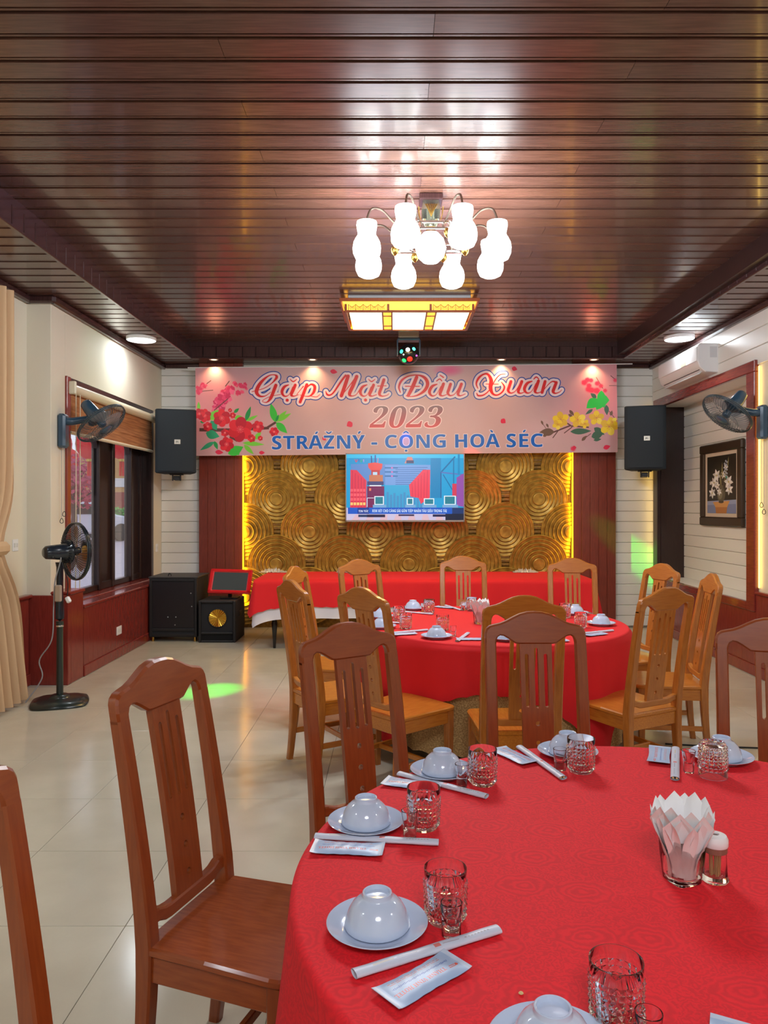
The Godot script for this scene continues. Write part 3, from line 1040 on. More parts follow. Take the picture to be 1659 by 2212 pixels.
func _lantern() -> void:
	# shallow wooden ceiling lantern: sloping sides with fretwork, three glowing panes below
	var o := thing("ceiling_lantern", "rectangular wooden ceiling lantern glowing yellow, with fretwork edges and three panes", "lantern", P(0.15, 3.53, 7.5))
	var W := 0.66
	var D := 0.43
	var st := S()
	box(st, Vector3(0, -0.02, 0), Vector3(1.16, 0.04, 0.76), 0.004)
	obj("mounting_box", st, M.plastic_grey, o)
	st = S()
	var y0 := -0.04
	var y1 := -0.07
	var y2 := -0.145
	for s in [-1.0, 1.0]:
		box(st, Vector3(0, (y0 + y1) / 2, s * (D - 0.02)), Vector3(2 * W, 0.03, 0.04), 0.004)
		box(st, Vector3(s * (W - 0.02), (y0 + y1) / 2, 0), Vector3(0.04, 0.03, 2 * D - 0.08), 0.004)
	obj("top_frame", st, M.chair_red, o)
	# sloping sides as panes with a fret of bars
	for s in [-1.0, 1.0]:
		st = S()
		quad(st, Vector3(-W + 0.03, y1, s * (D - 0.02)), Vector3(W - 0.03, y1, s * (D - 0.02)), Vector3(W - 0.06, y2, s * (D - 0.05)), Vector3(-W + 0.06, y2, s * (D - 0.05)), Vector3(0, -0.4, s).normalized())
		obj("side_pane_light", st, M.amber, o)
		st = S()
		quad(st, Vector3(s * (W - 0.02), y1, -D + 0.03), Vector3(s * (W - 0.02), y1, D - 0.03), Vector3(s * (W - 0.05), y2, D - 0.06), Vector3(s * (W - 0.05), y2, -D + 0.06), Vector3(s, -0.4, 0).normalized())
		obj("side_pane_light", st, M.amber, o)
		st = S()
		for x in [-0.6, -0.2, 0.2, 0.6]:
			box(st, Vector3(x, (y1 + y2) / 2, s * (D - 0.034)), Vector3(0.022, 0.085, 0.012), 0.002)
		for c in [-0.4, 0.4]:
			for q in 5:
				var cx: float = c - 0.14 + 0.07 * q
				tube(st, spline([Vector3(cx - 0.034, -0.095, s * (D - 0.03)), Vector3(cx, -0.118, s * (D - 0.038)), Vector3(cx + 0.034, -0.095, s * (D - 0.03))], 5), 0.003, 5)
				for f in 5:
					var fx := cx - 0.02 + 0.01 * f
					tube(st, [Vector3(fx, -0.112, s * (D - 0.035)), Vector3(cx - 0.028 + 0.014 * f, -0.14, s * (D - 0.047))], 0.0022, 4)
				box(st, Vector3(cx - 0.035, (y1 + y2) / 2, s * (D - 0.034)), Vector3(0.005, 0.08, 0.008), 0.0)
		tag(obj("fretwork", st, M.chair_red, o), "", "", "", "stuff")
	# bottom grid
	st = S()
	for s in [-1.0, 1.0]:
		box(st, Vector3(0, y2 - 0.008, s * (D - 0.055)), Vector3(2 * W - 0.1, 0.018, 0.03), 0.003)
		box(st, Vector3(s * (W - 0.055), y2 - 0.008, 0), Vector3(0.03, 0.018, 2 * D - 0.12), 0.003)
	for x in [-0.255, -0.165, 0.165, 0.255]:
		box(st, Vector3(x, y2 - 0.008, 0), Vector3(0.014, 0.018, 2 * D - 0.12), 0.002)
	for x in [-0.21, 0.21]:
		for z in [-0.2, 0.2]:
			box(st, Vector3(x, y2 - 0.008, z), Vector3(0.08, 0.014, 0.008), 0.001)
	obj("bottom_frame", st, M.chair_red, o)
	for r in [[-0.57, -0.262], [-0.158, 0.158], [0.262, 0.57]]:
		st = S()
		box(st, Vector3((r[0] + r[1]) / 2, y2 - 0.004, 0), Vector3(r[1] - r[0], 0.006, 2 * D - 0.14), 0.0)
		obj("pane_light", st, M.warm, o)
		area(o, Vector3((r[0] + r[1]) / 2, y2 - 0.02, 0), Vector3.DOWN, Vector2(r[1] - r[0], 2 * D - 0.2), Color(1.0, 0.83, 0.52), E_LANTERN / 3.0)
	for x in [-0.21, 0.21]:
		st = S()
		box(st, Vector3(x, y2 - 0.003, 0), Vector3(0.075, 0.004, 2 * D - 0.14), 0.0)
		obj("narrow_pane_light", st, M.amber, o)


func _disco() -> void:
	var c := P(0.17, 3.25, 8.5)
	var o := thing("disco_light", "black disco ball light with coloured lenses hanging from a bracket over the banner", "disco light", c)
	var st := S()
	box(st, Vector3(0, 0.225, 0), Vector3(0.23, 0.11, 0.2), 0.012)
	obj("housing", st, M.plastic_grey, o)
	st = S()
	box(st, Vector3(0, 0.16, 0), Vector3(0.25, 0.03, 0.14), 0.008)
	for s in [-1.0, 1.0]:
		box(st, Vector3(s * 0.125, 0.07, 0), Vector3(0.016, 0.18, 0.09), 0.006)
	obj("yoke", st, M.fan_blue, o)
	st = S()
	var prof := []
	for k in 17:
		var a := -PI / 2 + PI * k / 16
		prof.append(Vector2(0.116 * cos(a), 0.116 * sin(a)))
	lathe(st, prof, 32)
	obj("ball", st, M.black_gloss, o)
	var lens := [[Vector3(-0.7, 0.12, 0.7), Color(0.2, 1.0, 0.75)], [Vector3(0.5, 0.35, 0.8), Color(0.3, 1.0, 0.85)], [Vector3(-0.1, 0.25, 1.0), Color(1, 1, 1)], [Vector3(-0.45, -0.72, 0.55), Color(0.1, 1.0, 0.35)], [Vector3(0.1, -0.6, 0.75), Color(1.0, 0.12, 0.06)], [Vector3(-0.5, -0.2, 0.85), Color(1, 1, 0.9)], [Vector3(0.72, -0.25, 0.6), Color(0.8, 0.3, 0.9)]]
	var k := 0
	for l in lens:
		var d: Vector3 = l[0].normalized()
		st = S()
		var r := [0.022, 0.02, 0.024, 0.024, 0.03, 0.008, 0.01][k] as float
		lathe(st, [Vector2(r, 0.0), Vector2(r, 0.006), Vector2(r * 0.7, 0.012), Vector2(0, 0.015)], 16, d * 0.112, Basis(Quaternion(Vector3.UP, d)))
		obj("lens_light", st, glow(l[1], 3.0), o)
		k += 1
	# the beams it throws: on floor, walls, relief and banner
	var beams := [[P(-1.52, 0.0, 6.28), Color(0.08, 1.0, 0.16), 40.0, 3.8], [P(-2.95, 3.02, 7.85), Color(0.55, 1.0, 0.78), 12.0, 2.2], [P(3.17, 0.85, 9.58), Color(0.05, 1.0, 0.15), 30.0, 3.6], [P(1.2, 1.85, 9.5), Color(1.0, 0.12, 0.06), 4.5, 5.0], [P(0.15, 2.38, 9.33), Color(0.45, 0.45, 1.0), 1.3, 4.0], [P(-2.95, 2.9, 7.6), Color(0.4, 1.0, 0.72), 2.6, 12.0]]
	for b in beams:
		var to: Vector3 = b[0] - c
		spot(o, to.normalized() * 0.132, to, b[1], b[2], b[3], 0.8, 0.012)


# ---------------------------------------------------------------- flat print: a small painter for textures
class Canvas:
	var w: int
	var h: int
	var d := PackedByteArray()

	func _init(w_: int, h_: int, c: Color) -> void:
		w = w_
		h = h_
		var im := Image.create(w, h, false, Image.FORMAT_RGB8)
		im.fill(c)
		d = im.get_data()

	func poly(loops: Array, c: Color, a := 1.0, c2 = null, y_from := 0.0, y_to := 1.0) -> void:
		var x0 := 1e9
		var x1 := -1e9
		var y0 := 1e9
		var y1 := -1e9
		for l in loops:
			for p in l:
				x0 = minf(x0, p.x); x1 = maxf(x1, p.x)
				y0 = minf(y0, p.y); y1 = maxf(y1, p.y)
		var ix0 := clampi(int(floor(x0)), 0, w)
		var ix1 := clampi(int(ceil(x1)), 0, w)
		if ix1 <= ix0:
			return
		for y in range(clampi(int(floor(y0)), 0, h), clampi(int(ceil(y1)), 0, h)):
			var acc := PackedFloat32Array()
			acc.resize(ix1 - ix0 + 1)
			for sub in 3:
				var ys := y + (sub + 0.5) / 3.0
				var xs := []
				for l in loops:
					var n: int = l.size()
					var p: Vector2 = l[n - 1]
					for q in l:
						if (p.y <= ys) != (q.y <= ys):
							xs.append(Vector2(p.x + (q.x - p.x) * (ys - p.y) / (q.y - p.y), 1.0 if q.y > p.y else -1.0))
						p = q
				xs.sort()
				var wind := 0.0
				for i in xs.size() - 1:
					wind += xs[i].y
					if wind != 0.0:
						var a0: float = clampf(xs[i].x, ix0, ix1) - ix0
						var a1: float = clampf(xs[i + 1].x, ix0, ix1) - ix0
						var k0 := int(a0)
						var k1 := int(a1)
						if k0 == k1:
							acc[k0] += a1 - a0
						else:
							acc[k0] += k0 + 1 - a0
							for k in range(k0 + 1, k1):
								acc[k] += 1.0
							acc[k1] += a1 - k1
			var col := c
			if c2 != null:
				col = c.lerp(c2, clampf((y - y_from) / (y_to - y_from), 0, 1))
			for k in ix1 - ix0:
				var v := acc[k] / 3.0 * a
				if v > 0.003:
					v = minf(v, 1.0)
					var o := (y * w + ix0 + k) * 3
					d[o] = int(d[o] + (col.r8 - d[o]) * v)
					d[o + 1] = int(d[o + 1] + (col.g8 - d[o + 1]) * v)
					d[o + 2] = int(d[o + 2] + (col.b8 - d[o + 2]) * v)

	func blob(cx: float, cy: float, rx: float, ry: float, rot: float, c: Color, a := 1.0, wob := 0.0, lobes := 5) -> void:
		var l := PackedVector2Array()
		for i in 28:
			var t := TAU * i / 28
			var k := 1.0 + wob * cos(lobes * t)
			l.append(Vector2(cx, cy) + Vector2(rx * k * cos(t), ry * k * sin(t)).rotated(rot))
		poly([l], c, a)

	func soft(cx: float, cy: float, rx: float, ry: float, c: Color, a: float) -> void:
		for y in range(maxi(0, int(cy - ry)), mini(h, int(cy + ry))):
			for x in range(maxi(0, int(cx - rx)), mini(w, int(cx + rx))):
				var q := Vector2((x - cx) / rx, (y - cy) / ry).length_squared()
				if q < 1.0:
					var v := a * (1.0 - q) * (1.0 - q)
					var o := (y * w + x) * 3
					d[o] = int(d[o] + (c.r8 - d[o]) * v)
					d[o + 1] = int(d[o + 1] + (c.g8 - d[o + 1]) * v)
					d[o + 2] = int(d[o + 2] + (c.b8 - d[o + 2]) * v)

	func rect(x0: float, y0: float, x1: float, y1: float, c: Color, a := 1.0) -> void:
		poly([PackedVector2Array([Vector2(x0, y0), Vector2(x1, y0), Vector2(x1, y1), Vector2(x0, y1)])], c, a)

	func pts(p: Array, c: Color, a := 1.0) -> void:
		var l := PackedVector2Array()
		for i in range(0, p.size(), 2):
			l.append(Vector2(p[i], p[i + 1]))
		poly([l], c, a)

	func line(x0: float, y0: float, x1: float, y1: float, wd: float, c: Color, a := 1.0) -> void:
		var v := Vector2(x1 - x0, y1 - y0).normalized().orthogonal() * wd * 0.5
		poly([PackedVector2Array([Vector2(x0, y0) + v, Vector2(x1, y1) + v, Vector2(x1, y1) - v, Vector2(x0, y0) - v])], c, a)

	func leaf(x0: float, y0: float, x1: float, y1: float, wd: float, c: Color, a := 1.0) -> void:
		var p := Vector2(x0, y0)
		var q := Vector2(x1, y1)
		var v := (q - p).normalized().orthogonal() * wd * 0.5
		var l := PackedVector2Array()
		for i in 9:
			var t := i / 8.0
			l.append(p.lerp(q, t) + v * sin(PI * pow(t, 0.8)))
		for i in 8:
			var t := 1.0 - i / 8.0
			l.append(p.lerp(q, t) - v * sin(PI * pow(t, 0.8)))
		poly([l], c, a)

	func brush(path: Array, extra: float, c: Color) -> void:
		# path: Vector3(x, y, width) already smooth
		for i in path.size():
			var p: Vector3 = path[i]
			var r := p.z * 0.5 + extra
			var l := PackedVector2Array()
			for k in 12:
				l.append(Vector2(p.x + r * cos(TAU * k / 12), p.y + r * sin(TAU * k / 12)))
			poly([l], c)
			if i > 0:
				var q: Vector3 = path[i - 1]
				var s := q.z * 0.5 + extra
				var v := Vector2(p.x - q.x, p.y - q.y)
				if v.length() > 0.3:
					v = v.normalized().orthogonal()
					poly([PackedVector2Array([Vector2(q.x, q.y) + v * s, Vector2(p.x, p.y) + v * r, Vector2(p.x, p.y) - v * r, Vector2(q.x, q.y) - v * s])], c)

	func tex() -> ImageTexture:
		var im := Image.create_from_data(w, h, false, Image.FORMAT_RGB8, d)
		return ImageTexture.create_from_image(im)


const BASE := {"Ế": "E/^", "Ứ": "U'/", "Ả": "A?", "Ậ": "A^.", "Ọ": "O.", "Ộ": "O^.", "Ž": "Zv", "Á": "A/", "Ý": "Y/", "À": "A\\", "É": "E/", "Ò": "O\\", "Ê": "E^", "Ư": "U", "Ầ": "A^\\"}


func glyph(font: Font, ch: String) -> Array:
	# contours as polylines in units of the em, y down, and the advance
	var key := "%s_%d_%s" % [font.font_names[0], font.font_weight, ch]
	if cache.has(key):
		return cache[key]
	var ts := TextServerManager.get_primary_interface()
	var r: RID = font.get_rids()[0]
	var gi := ts.font_get_glyph_index(r, 64, ch.unicode_at(0), 0)
	var gc: Dictionary = ts.font_get_glyph_contours(r, 64, gi)
	var loops := []
	var first := 0
	for e in gc.get("contours", []):
		var src := []
		for i in range(first, e + 1):
			src.append(gc.points[i])
		first = e + 1
		var l := PackedVector2Array()
		var n := src.size()
		for i in n:
			var p: Vector3 = src[i]
			var q: Vector3 = src[(i + 1) % n]
			var o: Vector3 = src[(i + n - 1) % n]
			if int(p.z) == 1:
				l.append(Vector2(p.x, p.y) / 64.0)
			else:
				var a := Vector2(o.x, o.y) if int(o.z) == 1 else Vector2(o.x + p.x, o.y + p.y) * 0.5
				var b := Vector2(q.x, q.y) if int(q.z) == 1 else Vector2(q.x + p.x, q.y + p.y) * 0.5
				var c := Vector2(p.x, p.y)
				for k in range(0 if int(o.z) != 1 else 1, 5):
					var t := k / 5.0
					l.append((a * (1 - t) * (1 - t) + 2.0 * c * t * (1 - t) + b * t * t) / 64.0)
		loops.append(l)
	cache[key] = [loops, ts.font_get_glyph_advance(r, 64, gi).x / 64.0]
	return cache[key]


func text_loops(font: Font, text: String, squeeze := 1.0, slant := 0.0) -> Array:
	# [loops, width]; size 1 em, baseline at y 0, y down; marks the font lacks are drawn as strokes
	var out := []
	var x := 0.0
	for ch in text:
		var plan: String = BASE.get(ch, ch)
		var g := glyph(font, plan[0])
		var sgn := 1.0
		for l in g[0]:
			var t := PackedVector2Array()
			for p in l:
				t.append(Vector2(x + (p.x - p.y * slant) * squeeze, sgn * p.y))
			out.append(t)
		var cx: float = x + g[1] * 0.5 * squeeze
		var lift := -0.80
		for k in range(1, plan.length()):
			var m := plan[k]
			var s := []
			match m:
				"/": s = [Vector2(-0.03, 0), Vector2(0.05, 0), Vector2(0.13, -0.13), Vector2(0.02, -0.13)]
				"\\": s = [Vector2(0.03, 0), Vector2(-0.05, 0), Vector2(-0.13, -0.13), Vector2(-0.02, -0.13)]
				"^": s = [Vector2(-0.16, 0), Vector2(-0.04, -0.13), Vector2(0.04, -0.13), Vector2(0.16, 0), Vector2(0.07, 0), Vector2(0, -0.07), Vector2(-0.07, 0)]
				"v": s = [Vector2(-0.16, -0.13), Vector2(-0.07, -0.13), Vector2(0, -0.06), Vector2(0.07, -0.13), Vector2(0.16, -0.13), Vector2(0.04, 0), Vector2(-0.04, 0)]
				"?": s = [Vector2(-0.03, 0), Vector2(0.03, 0), Vector2(0.08, -0.1), Vector2(0.02, -0.15), Vector2(-0.07, -0.13), Vector2(0.0, -0.09)]
				"'": s = [Vector2(0.24, 0.1), Vector2(0.34, 0.08), Vector2(0.38, -0.04), Vector2(0.29, -0.04), Vector2(0.28, 0.02)]
				".": s = [Vector2(-0.055, 0.08), Vector2(0.055, 0.08), Vector2(0.055, 0.19), Vector2(-0.055, 0.19)]
			var t := PackedVector2Array()
			for p in s:
				t.append(Vector2(cx + p.x * squeeze, p.y + (0.0 if m == "." else lift)))
			out.append(t)
			if m == "^" :
				lift -= 0.0
				cx += 0.0
			elif plan.length() > k + 1 and plan[k + 1] == "^":
				lift -= 0.0
				cx += 0.0
		x += g[1] * squeeze
	return [out, x]


func write(c: Canvas, font: Font, text: String, x0: float, x1: float, base: float, size: float, col: Color, col2 = null, slant := 0.0, grow := 0.0, tilt := 0.0) -> void:
	# fits the text between x0 and x1
	var raw := text_loops(font, text, 1.0, slant)
	var k: float = (x1 - x0) / (raw[1] * size)
	for l in raw[0]:
		var t := PackedVector2Array()
		for p in l:
			t.append(Vector2(x0 + p.x * size * k, base + p.y * size + tilt * p.x * size * k))
		if grow > 0.0:
			var path := []
			for p in t:
				path.append(Vector3(p.x, p.y, 0))
			path.append(Vector3(t[0].x, t[0].y, 0))
			c.brush(path, grow, col)
	if grow <= 0.0:
		# each letter filled on its own, so that counters stay open
		var x := 0.0
		for ch in text:
			var one := text_loops(font, ch, 1.0, slant)
			var loops := []
			for l in one[0]:
				var t := PackedVector2Array()
				for p in l:
					t.append(Vector2(x0 + (x + p.x) * size * k, base + p.y * size + tilt * (x + p.x) * size * k))
				loops.append(t)
			c.poly(loops, col, 1.0, col2, base - size * 0.72, base)
			x += one[1]


func font_named(n: String, weight: int) -> SystemFont:
	var f := SystemFont.new()
	f.font_names = PackedStringArray([n])
	f.font_weight = weight
	return f


func _script_paths() -> Array:
	# the brush lettering of the banner, one array of Vector3(x, y, width) per stroke, in banner pixels
	var a1 := [[480,190,8, 435,212,26, 412,262,28, 435,302,16, 480,290,5, 520,212,8], [545,192,28, 525,240,30, 505,290,26, 530,303,10, 575,288,6]]
	var z1 := [
		[115,258,6, 230,226,6, 305,180,8, 350,135,22, 362,108,26, 340,92,10, 290,98,10, 230,140,24, 180,200,34, 158,262,36, 190,302,22, 245,300,8, 300,262,5],
		[352,195,32, 330,250,32, 300,320,30, 265,360,12, 228,362,5, 220,345,5, 290,308,5, 400,285,5],
		[495,135,6, 525,158,11, 560,135,6], [463,343,30, 464,343.5,30],
		[560,285,5, 600,235,6, 625,205,10], [660,188,30, 625,280,30, 592,362,28], [655,222,8, 700,185,16, 738,205,28, 728,262,26, 690,300,12, 640,303,5, 590,290,4], [700,302,6, 755,310,6, 790,285,4],
		[848,255,6, 862,287,18, 892,292,14, 930,262,16, 1000,160,20, 1048,98,20], [1072,105,34, 1040,200,36, 1004,300,34], [1010,295,5, 1070,220,8, 1135,135,14, 1152,105,22], [1158,108,34, 1120,200,36, 1085,280,32, 1105,303,12, 1150,290,6, 1185,240,8],
		[1275,135,6, 1305,158,11, 1340,135,6], [1243,343,30, 1244,343.5,30],
		[1428,140,30, 1405,210,30, 1382,280,28, 1408,303,12, 1455,296,6, 1475,280,5], [1365,203,8, 1450,200,8]]
	for s in a1:
		z1.append(s)
		var t := []
		for i in range(0, s.size(), 3):
			t.append_array([s[i] + 780, s[i + 1], s[i + 2]])
		z1.append(t)
	var u := [[555,165,26, 540,210,26, 530,245,24, 552,268,12, 595,250,6, 640,180,10], [652,165,26, 635,210,26, 620,255,24, 642,270,10, 685,254,5]]
	var a2 := [[435,165,8, 390,185,24, 365,235,26, 388,270,14, 428,256,5, 470,185,8], [492,162,26, 475,210,28, 460,255,24, 482,270,10, 525,255,5]]
	var z2 := [
		[105,240,8, 92,190,16, 120,130,20, 185,92,9, 265,84,12, 325,108,26, 350,162,30, 322,222,26, 260,264,14, 195,277,7, 158,270,9], [252,102,30, 215,190,34, 175,268,28], [150,185,8, 275,185,8],
		[430,137,8, 458,118,10, 478,136,8], [463,84,9, 492,104,12],
		[798,205,6, 785,160,14, 808,110,20, 850,78,14, 890,78,20, 918,130,32, 912,200,34, 932,252,20, 972,264,12, 1018,235,14, 1036,190,14, 1010,148,6], [1045,76,6, 1000,82,8, 958,125,8, 905,215,8, 852,262,12, 802,270,14, 788,248,7], [872,166,6, 982,166,6],
		[1300,121,8, 1322,102,11, 1345,120,8],
		[1402,142,26, 1388,190,28, 1374,240,26], [1380,232,5, 1420,180,6, 1465,142,10, 1500,148,20], [1503,150,26, 1482,205,28, 1474,232,26, 1494,247,12, 1532,235,6, 1552,215,4]]
	for s in u + a2:
		z2.append(s)
	for s in [[u, 540, -22], [a2, 850, -25]]:
		for q in s[0]:
			var t := []
			for i in range(0, q.size(), 3):
				t.append_array([q[i] + s[1], q[i + 1] + s[2], q[i + 2]])
			z2.append(t)
	var out := []
	for z in [[z1, 4.608, 520.0], [z2, 4.1475, 840.0]]:
		for s in z[0]:
			var ctrl := []
			for i in range(0, s.size(), 3):
				var px: float = s[i] / z[1] + z[2]
				var py: float = s[i + 1] / z[1] + 790.0
				ctrl.append(Vector3((px - 423.0) / 910.0 * 2048.0, (py - (795.0 - 8.0 * (px - 423.0) / 910.0)) / 190.0 * 428.0, s[i + 2] / z[1] * 2.25))
			out.append(spline(ctrl, 7))
	return out


func _banner_texture() -> ImageTexture:
	var c := Canvas.new(2048, 428, Color8(204, 168, 168))
	var r := RandomNumberGenerator.new()
	r.seed = 7
	# washes of pink at the ends
	c.soft(60, 180, 420, 330, Color8(236, 138, 146), 0.8)
	c.soft(2010, 150, 380, 330, Color8(236, 130, 140), 0.8)
	for k in 10:
		c.soft(r.randf() * 2048, r.randf() * 428, 160 + r.randf() * 240, 60 + r.randf() * 120, Color8(218, 178, 184) if k % 2 else Color8(190, 154, 160), 0.5)
	# left corner: blossom
	var f := func(x: float, y: float) -> Vector2: return Vector2((x / 7.213 + 410 - 423) / 910 * 2048, (y / 7.213 + 790 - 795) / 190 * 428)
	var P2 := func(x: float, y: float, rx: float, ry: float, rot: float, col: Color, wob := 0.12) -> void:
		var q: Vector2 = f.call(x, y)
		c.blob(q.x, q.y, rx * 0.312, ry * 0.312, rot, col, 1.0, wob)
	for k in 60:
		var t := k / 59.0
		var cx := lerpf(430, 640, t) + r.randf_range(-70, 70)
		var cy := lerpf(660, 380, t) + r.randf_range(-60, 60)
		P2.call(cx, cy, 30 + r.randf() * 18, 22 + r.randf() * 16, r.randf() * 3, [Color8(226, 60, 110), Color8(206, 40, 92), Color8(240, 100, 140)][k % 3])
	for q in [[730, 290, 60], [830, 320, 70], [780, 420, 66], [860, 350, 50], [170, 350, 70], [220, 310, 60], [150, 420, 60], [600, 350, 44], [530, 400, 44]]:
		for k in 5:
			P2.call(q[0] + r.randf_range(-1, 1) * q[2] * 0.6, q[1] + r.randf_range(-1, 1) * q[2] * 0.4, q[2] * 0.5, q[2] * 0.38, r.randf() * 3, [Color8(224, 50, 96), Color8(238, 84, 120)][k % 2])
	var ln := func(x0: float, y0: float, x1: float, y1: float, wd: float, col: Color) -> void:
		var a: Vector2 = f.call(x0, y0)
		var b: Vector2 = f.call(x1, y1)
		c.line(a.x, a.y, b.x, b.y, wd, col)
	var lf := func(x0: float, y0: float, x1: float, y1: float, wd: float, col: Color) -> void:
		var a: Vector2 = f.call(x0, y0)
		var b: Vector2 = f.call(x1, y1)
		c.leaf(a.x, a.y, b.x, b.y, wd * 0.312, col)
	var bark := Color8(92, 54, 48)
	ln.call(270, 285, 340, 235, 4, bark)
	ln.call(200, 400, 370, 386, 3, bark)
	ln.call(560, 330, 625, 245, 4, bark)
	ln.call(380, 700, 600, 520, 4, bark)
	ln.call(150, 1000, 700, 1010, 16, bark)
	ln.call(700, 1010, 1230, 980, 13, bark)
	ln.call(1180, 990, 1340, 890, 11, bark)
	ln.call(620, 1110, 740, 1180, 10, bark)
	var green := [Color8(60, 196, 60), Color8(28, 150, 70), Color8(120, 210, 60), Color8(40, 160, 110)]
	for q in [[1335, 890, 1260, 590, 110, 0], [1345, 895, 1515, 1065, 110, 0], [1340, 890, 1510, 710, 70, 2], [1350, 880, 1580, 755, 70, 2], [1340, 880, 1385, 770, 40, 1], [870, 870, 950, 640, 70, 1], [880, 870, 1060, 780, 50, 2], [300, 850, 450, 690, 120, 2], [330, 860, 420, 1010, 110, 3], [250, 1050, 460, 1110, 140, 3], [380, 1190, 160, 1320, 70, 3], [380, 1180, 430, 1310, 60, 1], [820, 1210, 1160, 1240, 70, 2], [840, 1240, 990, 1390, 70, 2], [1010, 1160, 1110, 1030, 70, 2], [700, 830, 830, 810, 90, 2], [140, 700, 140, 560, 50, 2], [690, 740, 770, 670, 50, 1], [590, 1380, 830, 1270, 150, 0], [680, 1280, 760, 1400, 120, 0], [190, 900, 200, 850, 60, 1]]:
		lf.call(q[0], q[1], q[2], q[3], q[4], green[q[5]])
	for q in [[500, 820, 130], [785, 1000, 185], [230, 780, 100], [150, 750, 80], [280, 950, 70], [1060, 960, 90], [570, 1230, 110], [670, 780, 46], [960, 1140, 60], [1095, 1140, 38], [1310, 1040, 70], [545, 1050, 60], [630, 700, 30]]:
		var p: Vector2 = f.call(q[0], q[1])
		var R: float = q[2] * 0.312
		for k in 6:
			var an: float = TAU * k / 6 + q[0]
			c.blob(p.x + cos(an) * R * 0.55, p.y + sin(an) * R * 0.55, R * 0.52, R * 0.46, an, [Color8(214, 22, 40), Color8(232, 34, 50), Color8(196, 18, 44)][k % 3])
		c.blob(p.x, p.y, R * 0.35, R * 0.32, 0, Color8(226, 40, 60))
		for k in 9:
			var an := TAU * k / 9
			c.line(p.x, p.y, p.x + cos(an) * R * 0.3, p.y + sin(an) * R * 0.3, 1.2, Color8(250, 170, 150), 0.8)
	# right corner: yellow apricot flowers
	var g := func(x: float, y: float) -> Vector2: return Vector2((x / 8.968 + 1160 - 423) / 910 * 2048, (y / 8.968 + 790 - 787) / 190 * 428)
	for q in [[180, 1330, 650, 1150, 10], [650, 1150, 540, 1080, 9], [650, 1160, 1000, 1190, 9], [300, 1390, 420, 1230, 6], [520, 1300, 680, 1180, 6], [1150, 220, 1280, 440, 4], [1430, 190, 1550, 290, 4], [1400, 385, 1550, 385, 3], [1540, 1070, 1390, 880, 4], [100, 1100, 170, 1200, 3], [870, 1440, 1040, 1310, 4]]:
		var a: Vector2 = g.call(q[0], q[1])
		var b: Vector2 = g.call(q[2], q[3])
		c.line(a.x, a.y, b.x, b.y, q[4] * 0.7, bark)
	for q in [[920, 320, 60], [980, 270, 50], [1050, 280, 44], [1010, 380, 50], [1000, 450, 60], [1060, 470, 60], [1170, 340, 50], [1240, 390, 44], [1160, 480, 66], [1320, 480, 40], [1520, 280, 40], [690, 1600, 50]]:
		var a: Vector2 = g.call(q[0], q[1])
		c.soft(a.x, a.y, q[2] * 0.36, q[2] * 0.34, Color8(236, 30, 70), 1.0)
		c.blob(a.x, a.y, q[2] * 0.2, q[2] * 0.18, 0, Color8(228, 44, 84), 0.8, 0.1)
	for q in [[1250, 480, 1240, 800, 160, 0], [1180, 640, 960, 820, 200, 0], [1240, 660, 1400, 670, 190, 0], [1240, 690, 1150, 850, 150, 0], [1250, 680, 1300, 810, 140, 0], [1080, 840, 940, 940, 60, 1], [1340, 760, 1350, 960, 90, 1], [1150, 620, 1040, 530, 80, 1], [640, 1270, 1050, 1260, 120, 1], [1050, 1380, 1290, 1290, 150, 1], [1100, 1200, 1300, 1340, 120, 1], [330, 1270, 40, 1280, 150, 2], [150, 1370, 140, 1270, 90, 2], [630, 850, 720, 960, 60, 2], [610, 930, 700, 990, 50, 2], [80, 1050, 120, 1140, 40, 2], [180, 1110, 220, 1190, 40, 2], [1420, 970, 1450, 870, 60, 2], [860, 1450, 960, 1350, 60, 2], [1090, 1440, 1240, 1420, 60, 1]]:
		var a: Vector2 = g.call(q[0], q[1])
		var b: Vector2 = g.call(q[2], q[3])
		c.leaf(a.x, a.y, b.x, b.y, q[4] * 0.25, [Color8(30, 200, 60), Color8(62, 100, 76), Color8(110, 80, 60)][q[5]])
	for q in [[460, 1030, 150], [400, 1130, 100], [790, 1040, 150], [920, 1120, 90], [1150, 1010, 140], [1390, 1180, 170], [1450, 1090, 100]]:
		var p: Vector2 = g.call(q[0], q[1])
		var R: float = q[2] * 0.25
		for k in 5:
			var an: float = TAU * k / 5 + q[1]
			c.blob(p.x + cos(an) * R * 0.6, p.y + sin(an) * R * 0.55, R * 0.48, R * 0.4, an, [Color8(240, 206, 40), Color8(228, 184, 48), Color8(246, 220, 80)][k % 3])
		for k in 8:
			var an := TAU * k / 8
			c.line(p.x, p.y, p.x + cos(an) * R * 0.4, p.y + sin(an) * R * 0.4, 1.5, Color8(206, 130, 50), 0.9)
	# petals adrift
	for q in [[722, 803, 9, 5, 0.2], [755, 917, 8, 7, 2.6], [1087, 910, 7, 6, 0.7], [1112, 797, 7, 5, 0.3], [700, 948, 6, 4, 0.8], [473, 977, 10, 5, 0.1], [1310, 966, 9, 5, -0.3], [1240, 967, 5, 4, 0], [565, 978, 7, 4, 0]]:
		var x: float = (q[0] - 423.0) / 910 * 2048
		var y: float = (q[1] - (795.0 - 8.0 * (q[0] - 423.0) / 910)) / 190 * 428
		c.leaf(x - q[2] * 2 * cos(q[4]), y - q[2] * 2 * sin(q[4]), x + q[2] * 2 * cos(q[4]), y + q[2] * 2 * sin(q[4]), q[3] * 4.4, Color8(222, 30, 72))
	c.soft(1230, 20, 90, 40, Color8(226, 70, 130), 0.8)
	# lettering
	var paths := _script_paths()
